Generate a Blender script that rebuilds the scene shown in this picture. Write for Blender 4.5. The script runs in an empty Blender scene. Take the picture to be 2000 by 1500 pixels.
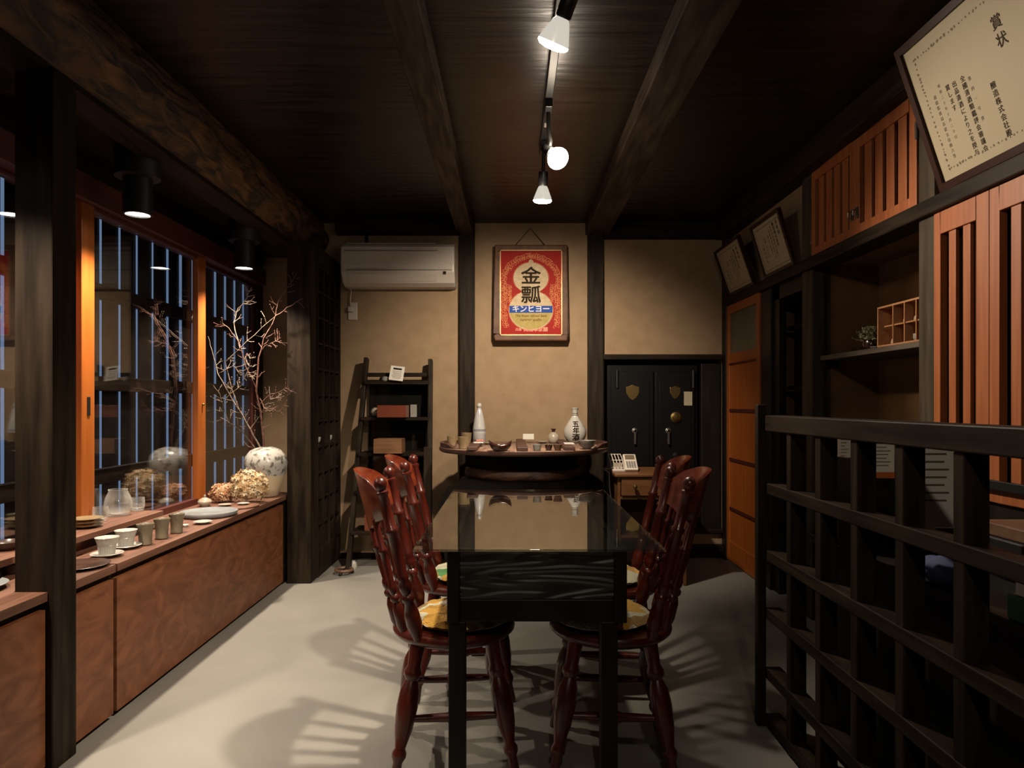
import bpy, bmesh, math, random
from mathutils import Vector, Matrix, Euler, noise
R = math.radians
sc = bpy.context.scene
C = sc.collection
F = 1333.0; CX = 1000.0; CY = 788.0; H = 1.15          # focal length in px, vanishing point, eye height
def P(px, py, Y): return Vector(((px-CX)*Y/F, Y, H-(py-CY)*Y/F))
def PX(px, Y): return (px-CX)*Y/F
def PZ(py, Y): return H-(py-CY)*Y/F

# ------------------------------------------------------------------ camera, world, exposure
cam_d = bpy.data.cameras.new('camera'); cam = bpy.data.objects.new('camera', cam_d); C.objects.link(cam)
cam.location = (0, 0, H); cam.rotation_euler = (R(90), 0, 0)
cam_d.sensor_width = 36; cam_d.lens = F/2000*36; cam_d.shift_y = (CY-750)/2000; cam_d.clip_start = .05
sc.camera = cam
w = bpy.data.worlds.new('dusk'); sc.world = w; w.use_nodes = True
bg = w.node_tree.nodes['Background']; bg.inputs[0].default_value = (.30, .46, .76, 1); bg.inputs[1].default_value = .30
sc.view_settings.view_transform = 'Standard'; sc.view_settings.look = 'None'
sc.view_settings.gamma = 1; sc.view_settings.use_curve_mapping = False
sc.view_settings.exposure = 0.75
WARM = (1, .83, .64)
def spot(name, loc, target, energy, size, blend=.5, radius=.03, col=WARM):
    d = bpy.data.lights.new(name, 'SPOT'); o = bpy.data.objects.new(name, d); C.objects.link(o)
    d.energy = energy; d.spot_size = R(size); d.spot_blend = blend; d.shadow_soft_size = radius; d.color = col
    o.location = loc; o.rotation_euler = (Vector(target)-Vector(loc)).to_track_quat('-Z', 'Y').to_euler()
    return o
DOWN = [(-1.61, 1.78), (-1.61, 2.936), (-1.61, 4.10)]
for i, (x, y) in enumerate(DOWN):
    spot('downlight_lamp', (x, y, 1.955), (x+.05, y, 0), 105, 120, 1.0, .03)
# the track heads, last one an added fill lamp: (lens position, aim, energy, cone)
TRACK = [((.10, 2.05, 2.17), (-.85, 3.2, 0), 150, 88),
         ((.215, 2.95, 2.165), (1.55, 2.0, 1.30), 82, 98),
         ((.155, 3.50, 2.145), (.12, 4.9, 1.0), 125, 104),
         ((.16, -.42, 2.20), (.75, 2.2, .75), 20, 100)]  # added unseen fill lamp, brightens surfaces facing the camera
for p, t, e, s in TRACK: spot('track_lamp', p, t, e, s, .85, .035)
# the reflector bulbs have clear flanks: a little light leaves them sideways and up
for p, e in (((.14, 2.02, 2.30), .4), ((.175, 2.99, 2.27), 5), ((.150, 3.46, 2.20), 8)):
    d = bpy.data.lights.new('bulb_flank_glow', 'POINT'); o = bpy.data.objects.new('bulb_flank_glow', d); C.objects.link(o)
    d.energy = e; d.color = WARM; d.shadow_soft_size = .03; o.location = p

# ------------------------------------------------------------------ materials
def alb(c): return tuple(.60*x for x in c)        # photographed colours to albedo
def mat(name, col, rough=.6, metal=0, coat=0, spec=.5, emit=None, estr=0, sheen=0):
    m = bpy.data.materials.new(name); m.use_nodes = True
    b = m.node_tree.nodes['Principled BSDF']
    col = alb(col); b.inputs['Base Color'].default_value = (*col, 1); b.inputs['Roughness'].default_value = rough
    b.inputs['Metallic'].default_value = metal; b.inputs['Coat Weight'].default_value = coat
    b.inputs['Coat Roughness'].default_value = .08; b.inputs['Specular IOR Level'].default_value = spec
    b.inputs['Sheen Weight'].default_value = sheen
    if emit: b.inputs['Emission Color'].default_value = (*emit, 1); b.inputs['Emission Strength'].default_value = estr
    return m
def noisy(name, c1, c2, scale=(1, 1, 1), nscale=5, rough=.6, bump=.1, bdist=.01, detail=6, coat=0, distort=0, spec=.5, lo=.35, hi=.65, rvar=0):
    """two colours mixed by a stretched noise, with bump"""
    m = mat(name, c1, rough, 0, coat, spec); nt = m.node_tree; N = nt.nodes; L = nt.links; b = N['Principled BSDF']
    tc = N.new('ShaderNodeTexCoord'); mp = N.new('ShaderNodeMapping'); mp.inputs['Scale'].default_value = scale
    L.new(tc.outputs['Object'], mp.inputs[0])
    n = N.new('ShaderNodeTexNoise'); n.inputs['Scale'].default_value = nscale; n.inputs['Detail'].default_value = detail
    n.inputs['Distortion'].default_value = distort; L.new(mp.outputs[0], n.inputs['Vector'])
    r = N.new('ShaderNodeValToRGB'); r.color_ramp.elements[0].position = lo; r.color_ramp.elements[1].position = hi
    r.color_ramp.elements[0].color = (*alb(c1), 1); r.color_ramp.elements[1].color = (*alb(c2), 1)
    L.new(n.outputs[0], r.inputs[0]); L.new(r.outputs[0], b.inputs['Base Color'])
    if bump:
        bp = N.new('ShaderNodeBump'); bp.inputs['Strength'].default_value = bump; bp.inputs['Distance'].default_value = bdist
        L.new(n.outputs[0], bp.inputs['Height']); L.new(bp.outputs[0], b.inputs['Normal'])
    if rvar:
        mr = N.new('ShaderNodeMapRange'); mr.inputs['To Min'].default_value = rough-rvar; mr.inputs['To Max'].default_value = rough+rvar
        L.new(n.outputs[0], mr.inputs[0]); L.new(mr.outputs[0], b.inputs['Roughness'])
    return m
def glassy(name, f0=.04, tint=(1, 1, 1), rough=0.0):
    """clear pane: transparent plus mirror reflection weighted by Schlick's law, the same on both faces"""
    m = bpy.data.materials.new(name); m.use_nodes = True; nt = m.node_tree; N = nt.nodes; L = nt.links
    N.remove(N['Principled BSDF']); out = N['Material Output']
    g = N.new('ShaderNodeNewGeometry'); d = N.new('ShaderNodeVectorMath'); d.operation = 'DOT_PRODUCT'
    L.new(g.outputs['Normal'], d.inputs[0]); L.new(g.outputs['Incoming'], d.inputs[1])
    a = N.new('ShaderNodeMath'); a.operation = 'ABSOLUTE'; L.new(d.outputs['Value'], a.inputs[0])
    s = N.new('ShaderNodeMath'); s.operation = 'SUBTRACT'; s.inputs[0].default_value = 1; L.new(a.outputs[0], s.inputs[1])
    p = N.new('ShaderNodeMath'); p.operation = 'POWER'; p.inputs[1].default_value = 5; L.new(s.outputs[0], p.inputs[0])
    q = N.new('ShaderNodeMath'); q.operation = 'MULTIPLY_ADD'; q.inputs[1].default_value = 1-f0; q.inputs[2].default_value = f0
    L.new(p.outputs[0], q.inputs[0])
    t = N.new('ShaderNodeBsdfTransparent'); t.inputs[0].default_value = (*tint, 1)
    gl = N.new('ShaderNodeBsdfGlossy'); gl.inputs['Roughness'].default_value = rough
    mx = N.new('ShaderNodeMixShader'); L.new(q.outputs[0], mx.inputs[0]); L.new(t.outputs[0], mx.inputs[1]); L.new(gl.outputs[0], mx.inputs[2])
    L.new(mx.outputs[0], out.inputs['Surface']); return m
M = {}
M['post'] = noisy('dark_post_wood', (.013, .0085, .0055), (.040, .027, .017), (6, 6, .6), 5, .55, .25, .004, spec=.10)
M['post_x'] = noisy('dark_beam_wood', (.011, .007, .0045), (.030, .019, .012), (.6, 6, 6), 5, .55, .25, .004, spec=.10)
M['post_y'] = noisy('dark_rail_wood', (.014, .009, .006), (.040, .027, .018), (6, .6, 6), 5, .5, .25, .004, spec=.10)
M['post_r'] = noisy('grey_brown_wall_post', (.046, .035, .022), (.095, .073, .050), (6, 6, .6), 5, .6, .25, .004, spec=.15)
M['shelf_r'] = noisy('grey_brown_shelf', (.09, .07, .05), (.15, .12, .09), (6, .6, 6), 5, .55, .15, .003, spec=.2)  # made lighter, the light on the front edge is put into the colour
M['beam_y'] = noisy('ceiling_beam_wood', (.040, .026, .017), (.105, .074, .050), (6, .7, 6), 5, .65, .4, .006, spec=.10)
M['rough'] = noisy('hewn_log_wood', (.016, .007, .003), (.27, .125, .040), (5, 1.3, 5), 4, .6, .9, .02, 9, distort=1.0, lo=.40, hi=.72)
M['ceil'] = noisy('smoked_ceiling_boards', (.008, .005, .003), (.026, .016, .010), (.5, 5, 1), 4, .36, .6, .008, rvar=.1, spec=.3)
M['plaster'] = noisy('ochre_clay_plaster', (.40, .275, .165), (.455, .318, .195), (1, 1, 1), 11, .95, .35, .003, 10, spec=.15)
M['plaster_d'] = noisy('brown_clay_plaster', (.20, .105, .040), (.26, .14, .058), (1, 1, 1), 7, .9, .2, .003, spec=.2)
M['concrete'] = noisy('grey_concrete', (.26, .25, .225), (.36, .345, .31), (1, 1, 1), 1.6, .62, .12, .004, 10, distort=.4, lo=.3, hi=.7)
M['orange'] = noisy('orange_varnished_cedar', (.43, .105, .011), (.52, .145, .020), (9, 9, .7), 4, .45, .05, .002)
M['red'] = noisy('red_lacquered_header', (.085, .013, .007), (.12, .022, .012), (5, .6, 5), 4, .5, .05, .002)
M['slat'] = noisy('reddish_slat_wood', (.38, .10, .025), (.50, .155, .044), (9, 9, .6), 5, .5, .08, .002)
M['counter'] = noisy('walnut_counter_board', (.155, .062, .034), (.27, .125, .078), (8, .5, 8), 5, .5, .12, .002)
M['panel'] = noisy('burl_plywood', (.17, .052, .017), (.34, .12, .045), (1, 1.4, 2.8), 3.2, .5, .04, .002, 12, distort=2.6, lo=.3, hi=.7)
M['varnish'] = noisy('glossy_red_brown_varnish', (.062, .006, .003), (.13, .014, .005), (8, 8, 1), 4, .35, .02, .002, coat=.45)
M['crest'] = noisy('glossy_lit_crest_varnish', (.12, .013, .005), (.26, .050, .015), (8, 2, 8), 4, .35, .02, .002, coat=.45)  # lighter copy of the chair varnish, light on the crest put into colour
M['black_wood'] = noisy('black_stained_wood', (.009, .007, .006), (.020, .015, .012), (4, 4, 1), 4, .45, .1, .003, spec=.25)
M['drawer'] = noisy('honey_drawer_wood', (.15, .06, .018), (.22, .095, .032), (.8, 6, 6), 4, .4, .05, .002)
M['pale'] = noisy('pale_cubby_wood', (.45, .20, .08), (.58, .28, .12), (6, .8, 6), 4, .5, .03, .002)
M['tray'] = noisy('worn_barrel_lid_wood', (.24, .135, .09), (.42, .27, .19), (6, .7, 6), 5, .55, .15, .003)
M['tray_edge'] = noisy('dark_barrel_lid_edge', (.055, .022, .014), (.11, .045, .028), (1, 1, 1), 8, .55, .1, .003)
M['charred'] = noisy('charred_pedestal', (.004, .003, .0025), (.011, .008, .006), (1, 1, 1), 12, .9, .6, .02, spec=.1)
M['bark'] = noisy('worn_brown_band', (.05, .018, .008), (.12, .045, .018), (1, 1, 3), 10, .6, .8, .02)
M['safe'] = mat('black_safe_enamel', (.0045, .004, .0045), .5, 0, 0, .15)
M['panel_gloss'] = mat('glossy_black_back_panel', (.012, .011, .010), .06, 0, .6)
M['iron'] = mat('black_iron', (.012, .012, .012), .45, .3)
M['black'] = mat('matt_black', (.008, .008, .008), .5)
M['brass'] = mat('aged_brass', (.42, .30, .12), .35, 1)
M['steel'] = mat('dull_steel', (.45, .43, .40), .35, 1)
M['white_plastic'] = mat('ivory_plastic', (.78, .70, .61), .38)
M['grey_plastic'] = mat('grey_plastic', (.30, .29, .28), .4)
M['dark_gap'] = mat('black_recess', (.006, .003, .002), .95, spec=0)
M['paper'] = mat('white_paper', (.85, .82, .74), .8)
M['cream_paper'] = mat('aged_certificate_paper', (.52, .44, .29), .7)
M['ink'] = mat('black_ink', (.028, .018, .010), .7, spec=.1)
M['ink_brush'] = mat('brush_ink', (.045, .032, .018), .7, spec=.1)
M['ink_soft'] = mat('brown_faded_ink', (.16, .12, .06), .7)
M['frame'] = mat('dark_red_frame', (.035, .010, .006), .4, spec=.2)
M['frame_br'] = noisy('brown_poster_frame', (.085, .030, .010), (.15, .058, .020), (3, 3, 3), 5, .5, .05, .002, spec=.25)
M['gold'] = mat('gold_fillet', (.50, .30, .13), .35, .6)
M['p_red'] = mat('poster_red', (.38, .013, .008), .6, spec=.12)
M['p_orange'] = mat('poster_orange', (.80, .30, .12), .6, spec=.12)
M['p_gold'] = noisy('poster_gold', (.58, .43, .24), (.70, .56, .37), (1, 1, 1), 30, .6, 0, spec=.12)
M['p_olive'] = noisy('poster_olive_gold', (.42, .33, .09), (.52, .40, .14), (1, 1, 1), 30, .6, 0, spec=.12)
M['p_blue'] = mat('poster_blue', (.022, .075, .36), .6, spec=.12)
M['p_white'] = mat('poster_white', (.80, .82, .88), .6, spec=.12)
M['p_brown'] = mat('poster_brown', (.16, .07, .02), .7, spec=.1)
M['p_pink'] = mat('poster_pink', (.90, .36, .27), .6, spec=.12)
M['porcelain'] = noisy('white_porcelain', (.60, .58, .53), (.68, .66, .60), (1, 1, 1), 12, .18, 0, coat=.3)
M['milky'] = noisy('milky_bottle_glaze', (.62, .62, .62), (.74, .73, .70), (1, 1, .3), 16, .15, 0, coat=.5)
M['beige'] = noisy('cream_stoneware', (.50, .42, .32), (.60, .52, .42), (1, 1, 1), 20, .3, 0, coat=.2)
M['green_cer'] = noisy('olive_ash_glaze', (.24, .17, .085), (.38, .28, .16), (1, 1, 1), 22, .3, .1, .002, coat=.2)
M['grey_cup'] = noisy('grey_brown_stoneware', (.16, .13, .085), (.30, .25, .17), (1, 1, .6), 22, .35, .15, .002)
M['plate_blue'] = noisy('pale_blue_grey_glaze', (.27, .295, .31), (.36, .39, .40), (1, 1, 1), 16, .3, .05, .001)
M['plate_dark'] = noisy('dark_iron_glaze', (.035, .018, .013), (.09, .045, .03), (1, 1, 1), 14, .3, .05, .001)
M['dark_bowl'] = noisy('black_red_lacquer', (.022, .008, .006), (.07, .022, .014), (1, 1, 1), 8, .2, .05, .002, coat=.5)
M['brown_cer'] = noisy('brown_stoneware', (.17, .09, .05), (.27, .15, .09), (1, 1, 1), 20, .35, .1, .002)
M['gray_cer'] = noisy('pale_grey_stoneware', (.30, .29, .26), (.42, .40, .36), (1, 1, 1), 20, .35, .05, .002)
M['glass'] = glassy('window_glass', .15)
M['table_glass'] = glassy('table_glass', .16, (.93, .97, .94))
M['frosted'] = noisy('frosted_door_glass', (.11, .115, .085), (.13, .135, .10), (1, 1, 1), 3, .25, 0)
def blown():
    m = glassy('blown_glass', .10, (.96, .97, .97)); nt = m.node_tree; N = nt.nodes; L = nt.links; out = N['Material Output']
    src = out.inputs['Surface'].links[0].from_socket; d = N.new('ShaderNodeBsdfDiffuse'); d.inputs[0].default_value = (.9, .88, .82, 1)
    t = N.new('ShaderNodeBsdfTranslucent'); t.inputs[0].default_value = (.9, .88, .82, 1); a = N.new('ShaderNodeMixShader'); L.new(d.outputs[0], a.inputs[1]); L.new(t.outputs[0], a.inputs[2])
    lw = N.new('ShaderNodeLayerWeight'); lw.inputs[0].default_value = .35; mr = N.new('ShaderNodeMapRange'); mr.inputs['To Min'].default_value = .03; mr.inputs['To Max'].default_value = .42
    L.new(lw.outputs['Facing'], mr.inputs[0]); x = N.new('ShaderNodeMixShader'); L.new(mr.outputs[0], x.inputs[0]); L.new(src, x.inputs[1]); L.new(a.outputs[0], x.inputs[2]); L.new(x.outputs[0], out.inputs['Surface']); return m
M['blown'] = blown()
M['lens'] = mat('lit_lamp_lens', (1, 1, 1), .4, emit=(1, .93, .82), estr=14)
M['lens2'] = mat('lit_downlight_lens', (1, 1, 1), .4, emit=(1, .92, .80), estr=9)
M['reflector'] = mat('frosted_bulb_flank', (.62, .60, .52), .25, .3, emit=(1, .93, .8), estr=.35)
M['twig'] = noisy('pale_twig_bark', (.15, .10, .07), (.38, .29, .22), (6, 6, 6), 8, .7, .2, .001)
M['twig_red'] = noisy('red_brown_twig_bark', (.11, .035, .022), (.26, .12, .08), (6, 6, 6), 8, .7, .2, .001)
M['redbox'] = mat('red_brown_lacquer_box', (.20, .045, .02), .35, 0, .2)
M['wovenbox'] = noisy('brown_wooden_box', (.17, .075, .03), (.28, .13, .05), (1, 1, 8), 6, .5, .1, .002)
M['blue_cloth'] = noisy('blue_cloth', (.02, .04, .14), (.05, .08, .22), (1, 1, 1), 9, .8, .2, .004)
M['green_crate'] = mat('green_crate_plastic', (.01, .13, .05), .45)
M['orange_card'] = mat('orange_card', (.62, .15, .02), .5)
M['leaf'] = noisy('grey_green_leaf', (.24, .25, .12), (.44, .43, .26), (1, 1, 1), 30, .6, 0)
M['hydr'] = noisy('dried_hydrangea_cream', (.72, .42, .17), (.95, .80, .55), (1, 1, 1), 26, .7, 0)
M['hydr2'] = noisy('dried_hydrangea_russet', (.66, .26, .10), (.92, .60, .36), (1, 1, 1), 26, .7, 0)
# special materials
def board_lines(m, axis, pitch, width=.03, depth=.6):
    """shallow plank joints as bump + darker gap along an axis"""
    nt = m.node_tree; N = nt.nodes; L = nt.links; b = N['Principled BSDF']
    tc = N.new('ShaderNodeTexCoord'); sx = N.new('ShaderNodeSeparateXYZ'); L.new(tc.outputs['Object'], sx.inputs[0])
    mu = N.new('ShaderNodeMath'); mu.operation = 'MULTIPLY'; mu.inputs[1].default_value = 1/pitch; L.new(sx.outputs[axis], mu.inputs[0])
    fr = N.new('ShaderNodeMath'); fr.operation = 'FRACT'; L.new(mu.outputs[0], fr.inputs[0])
    lt = N.new('ShaderNodeMath'); lt.operation = 'GREATER_THAN'; lt.inputs[1].default_value = width; L.new(fr.outputs[0], lt.inputs[0])
    src = b.inputs['Base Color'].links[0].from_socket
    mx = N.new('ShaderNodeMix'); mx.data_type = 'RGBA'; L.new(lt.outputs[0], mx.inputs[0]); mx.inputs[6].default_value = (.004, .003, .002, 1)
    L.new(src, mx.inputs[7]); L.new(mx.outputs[2], b.inputs['Base Color'])
board_lines(M['ceil'], 1, .235, .03)
def patch_mat(name, cols, scale=15):
    m = mat(name, cols[0], .95, sheen=.2); nt = m.node_tree; N = nt.nodes; L = nt.links; b = N['Principled BSDF']
    tc = N.new('ShaderNodeTexCoord'); v = N.new('ShaderNodeTexVoronoi'); v.inputs['Scale'].default_value = scale
    L.new(tc.outputs['Object'], v.inputs['Vector'])
    s = N.new('ShaderNodeSeparateColor'); L.new(v.outputs['Color'], s.inputs[0])
    r = N.new('ShaderNodeValToRGB'); r.color_ramp.interpolation = 'CONSTANT'
    el = r.color_ramp.elements
    while len(el) < len(cols): el.new(.5)
    for i, c in enumerate(cols): el[i].position = i/len(cols); el[i].color = (*alb(c), 1)
    L.new(s.outputs[0], r.inputs[0]); L.new(r.outputs[0], b.inputs['Base Color'])
    n = N.new('ShaderNodeTexNoise'); n.inputs['Scale'].default_value = 160; L.new(tc.outputs['Object'], n.inputs['Vector'])
    bp = N.new('ShaderNodeBump'); bp.inputs['Strength'].default_value = 1; bp.inputs['Distance'].default_value = .008
    L.new(n.outputs[0], bp.inputs['Height']); L.new(bp.outputs[0], b.inputs['Normal']); return m
Wt = (.85, .76, .56); Ye = (.80, .40, .04)
M['cush'] = patch_mat('yellow_white_patch_fleece', [Ye, Wt, Ye, (.42, .21, .04), Wt])
M['cush2'] = patch_mat('orange_green_white_patch_fleece', [(.90, .30, .04), Wt, (.08, .32, .08), Ye, Wt])
def vase_mat():
    m = noisy('mottled_vase_glaze', (.17, .16, .14), (.62, .60, .55), (1, 1, .8), 34, .28, .15, .003, 12, distort=.3, lo=.38, hi=.50, coat=.3)
    nt = m.node_tree; N = nt.nodes; L = nt.links; b = N['Principled BSDF']; src = b.inputs['Base Color'].links[0].from_socket
    n2 = N.new('ShaderNodeTexNoise'); n2.inputs['Scale'].default_value = 6; n2.inputs['Detail'].default_value = 6
    r2 = N.new('ShaderNodeValToRGB'); r2.color_ramp.elements[0].position = .32; r2.color_ramp.elements[1].position = .38
    r2.color_ramp.elements[0].color = (.10, .06, .04, 1); r2.color_ramp.elements[1].color = (.50, .40, .27, 1)
    L.new(n2.outputs[0], r2.inputs[0])
    tc = N.new('ShaderNodeTexCoord'); L.new(tc.outputs['Object'], n2.inputs['Vector'])
    sx = N.new('ShaderNodeSeparateXYZ'); L.new(tc.outputs['Object'], sx.inputs[0])
    ad = N.new('ShaderNodeMath'); ad.operation = 'MULTIPLY_ADD'; ad.inputs[1].default_value = .06; L.new(n2.outputs[0], ad.inputs[0]); L.new(sx.outputs[2], ad.inputs[2])
    gt = N.new('ShaderNodeMath'); gt.operation = 'GREATER_THAN'; gt.inputs[1].default_value = .165; L.new(ad.outputs[0], gt.inputs[0])
    mx = N.new('ShaderNodeMix'); mx.data_type = 'RGBA'; L.new(gt.outputs[0], mx.inputs[0]); L.new(r2.outputs[0], mx.inputs[6]); L.new(src, mx.inputs[7])
    L.new(mx.outputs[2], b.inputs['Base Color']); return m
M['vase'] = vase_mat()
def grain_mat():
    m = mat('raised_grain_black_board', (.03, .024, .017), .45); nt = m.node_tree; N = nt.nodes; L = nt.links; b = N['Principled BSDF']
    tc = N.new('ShaderNodeTexCoord'); mp = N.new('ShaderNodeMapping'); mp.inputs['Scale'].default_value = (.6, 1, 5.0); L.new(tc.outputs['Object'], mp.inputs[0])
    n = N.new('ShaderNodeTexNoise'); n.inputs['Scale'].default_value = 2.4; n.inputs['Detail'].default_value = 1.5; L.new(mp.outputs[0], n.inputs['Vector'])
    mu = N.new('ShaderNodeMath'); mu.operation = 'MULTIPLY'; mu.inputs[1].default_value = 90; L.new(n.outputs[0], mu.inputs[0])
    si = N.new('ShaderNodeMath'); si.operation = 'SINE'; L.new(mu.outputs[0], si.inputs[0])
    r = N.new('ShaderNodeValToRGB'); r.color_ramp.elements[0].position = .05; r.color_ramp.elements[1].position = .6
    r.color_ramp.elements[0].color = (.010, .008, .006, 1); r.color_ramp.elements[1].color = (.030, .024, .018, 1)
    L.new(si.outputs[0], r.inputs[0]); L.new(r.outputs[0], b.inputs['Base Color'])
    bp = N.new('ShaderNodeBump'); bp.inputs['Strength'].default_value = .55; bp.inputs['Distance'].default_value = .004
    L.new(si.outputs[0], bp.inputs['Height']); L.new(bp.outputs[0], b.inputs['Normal']); return m
M['grain'] = grain_mat()

# ------------------------------------------------------------------ mesh helpers
def wl(o):
    v = Vector((0, 0, 0))
    while o is not None: v += o.location; o = o.parent
    return v
class MB:
    def __init__(s): s.v = []; s.f = []
    def box(s, x0, x1, y0, y1, z0, z1):
        b = len(s.v); x0, x1 = min(x0, x1), max(x0, x1); y0, y1 = min(y0, y1), max(y0, y1); z0, z1 = min(z0, z1), max(z0, z1)
        s.v += [Vector(p) for p in ((x0,y0,z0),(x1,y0,z0),(x1,y1,z0),(x0,y1,z0),(x0,y0,z1),(x1,y0,z1),(x1,y1,z1),(x0,y1,z1))]
        s.f += [[b+i for i in q] for q in ((0,3,2,1),(4,5,6,7),(0,1,5,4),(1,2,6,5),(2,3,7,6),(3,0,4,7))]; return s
    def obox(s, size, mtx):
        b = len(s.v); x, y, z = [d/2 for d in size]
        t = MB().box(-x, x, -y, y, -z, z); s.v += [mtx @ p for p in t.v]; s.f += [[b+i for i in q] for q in t.f]; return s
    def prism(s, poly, axis, a0, a1):
        """poly in the two other axes (order x,y,z without axis), extruded a0..a1"""
        b = len(s.v); n = len(poly)
        for a in (a0, a1):
            for p in poly:
                q = list(p); q.insert(axis, a); s.v.append(Vector(q))
        s.f.append([b+i for i in range(n)][::-1]); s.f.append([b+n+i for i in range(n)])
        for i in range(n): s.f.append([b+i, b+(i+1) % n, b+n+(i+1) % n, b+n+i])
        return s
    def tube(s, pts, rad, n=8, cap=True):
        pts = [Vector(p) for p in pts]; rad = rad if hasattr(rad, '__len__') else [rad]*len(pts)
        b = len(s.v); up = None
        for i, p in enumerate(pts):
            d = (pts[min(i+1, len(pts)-1)]-pts[max(i-1, 0)]).normalized()
            if up is None: up = d.orthogonal().normalized()
            up = (up-d*up.dot(d)).normalized(); sd = d.cross(up)
            for k in range(n):
                a = 2*math.pi*k/n; s.v.append(p+(up*math.cos(a)+sd*math.sin(a))*rad[i])
        for i in range(len(pts)-1):
            for k in range(n):
                k2 = (k+1) % n; s.f.append([b+i*n+k, b+i*n+k2, b+(i+1)*n+k2, b+(i+1)*n+k])
        if cap:
            s.f.append([b+k for k in range(n)][::-1]); s.f.append([b+(len(pts)-1)*n+k for k in range(n)])
        return s
    def turned(s, p0, p1, prof, n=14):
        """prof: (t, r) along p0->p1"""
        p0 = Vector(p0); p1 = Vector(p1); return s.tube([p0.lerp(p1, t) for t, r in prof], [r for t, r in prof], n)
    def lathe(s, prof, c=(0, 0, 0), n=32, sx=1, sy=1, wob=0, seed=0, cap=True):
        """prof: (r, z)"""
        b = len(s.v); c = Vector(c)
        for j, (r, z) in enumerate(prof):
            for k in range(n):
                a = 2*math.pi*k/n; rr = r
                if wob: rr = r*(1+wob*noise.noise(Vector((math.cos(a)*1.5+seed, math.sin(a)*1.5, z*6))))
                s.v.append(c+Vector((rr*math.cos(a)*sx, rr*math.sin(a)*sy, z)))
        for j in range(len(prof)-1):
            for k in range(n):
                k2 = (k+1) % n; s.f.append([b+j*n+k, b+j*n+k2, b+(j+1)*n+k2, b+(j+1)*n+k])
        if cap:
            if prof[0][0] > 1e-5: s.f.append([b+k for k in range(n)][::-1])
            if prof[-1][0] > 1e-5: s.f.append([b+(len(prof)-1)*n+k for k in range(n)])
        return s
    def quad(s, *p):
        b = len(s.v); s.v += [Vector(q) for q in p]; s.f.append([b+i for i in range(len(p))]); return s
    def add(s, o, mtx=None):
        b = len(s.v); s.v += [(mtx @ p if mtx else p) for p in o.v]; s.f += [[b+i for i in q] for q in o.f]; return s
    def sphere(s, c, r, n=16, m=10, sz=1):
        return s.lathe([(r*math.sin(math.pi*i/m)+1e-6, -r*sz*math.cos(math.pi*i/m)) for i in range(m+1)], c, n, cap=False)
    def build(s, name, m, parent=None, smooth=False, bevel=0, origin=None, local=False, kind=None, seg=2, sub=0):
        o0 = Vector((0, 0, 0)) if local else (wl(parent) if parent else (Vector(origin) if origin else Vector((0, 0, 0))))
        me = bpy.data.meshes.new(name); me.from_pydata([tuple(p-o0) for p in s.v], [], s.f); me.update()
        bm = bmesh.new(); bm.from_mesh(me); bmesh.ops.remove_doubles(bm, verts=bm.verts, dist=1e-6)
        bmesh.ops.recalc_face_normals(bm, faces=bm.faces); bm.to_mesh(me); bm.free()
        for i in (m if isinstance(m, (list, tuple)) else [m]): me.materials.append(M[i] if isinstance(i, str) else i)
        o = bpy.data.objects.new(name, me); C.objects.link(o)
        if parent: o.parent = parent
        elif not local: o.location = o0
        if smooth:
            for p in me.polygons: p.use_smooth = True
            try:
                me.set_sharp_from_angle(angle=R(50))
            except Exception: pass
        if bevel:
            b = o.modifiers.new('bevel', 'BEVEL'); b.width = bevel; b.segments = seg; b.limit_method = 'ANGLE'; b.angle_limit = R(40)
        if sub:
            b = o.modifiers.new('sub', 'SUBSURF'); b.levels = sub; b.render_levels = sub
        if kind: o['kind'] = kind
        return o
def tag(o, label, cat, group=None):
    o['label'] = label; o['category'] = cat
    if group: o['group'] = group
    return o
def thing(name, label, cat, loc=(0, 0, 0), rz=0, group=None):
    o = bpy.data.objects.new(name, None); C.objects.link(o); o.location = loc; o.rotation_euler = (0, 0, rz)
    o.empty_display_size = .05
    return tag(o, label, cat, group)
def struct(name, mb, m, **k):
    return mb.build(name, m, kind='structure', **k)
def sthing(name):
    o = bpy.data.objects.new(name, None); C.objects.link(o); o['kind'] = 'structure'; return o
def dup(o, loc=None, rz=None, label=None, group=None, parent=None):
    c = o.copy(); C.objects.link(c)
    if parent: c.parent = parent
    else:
        if loc is not None: c.location = loc
        if rz is not None: c.rotation_euler = (0, 0, rz)
        if label: c['label'] = label
        if group: c['group'] = group
    for ch in [x for x in bpy.data.objects if x.parent == o]: dup(ch, parent=c)
    return c
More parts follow.
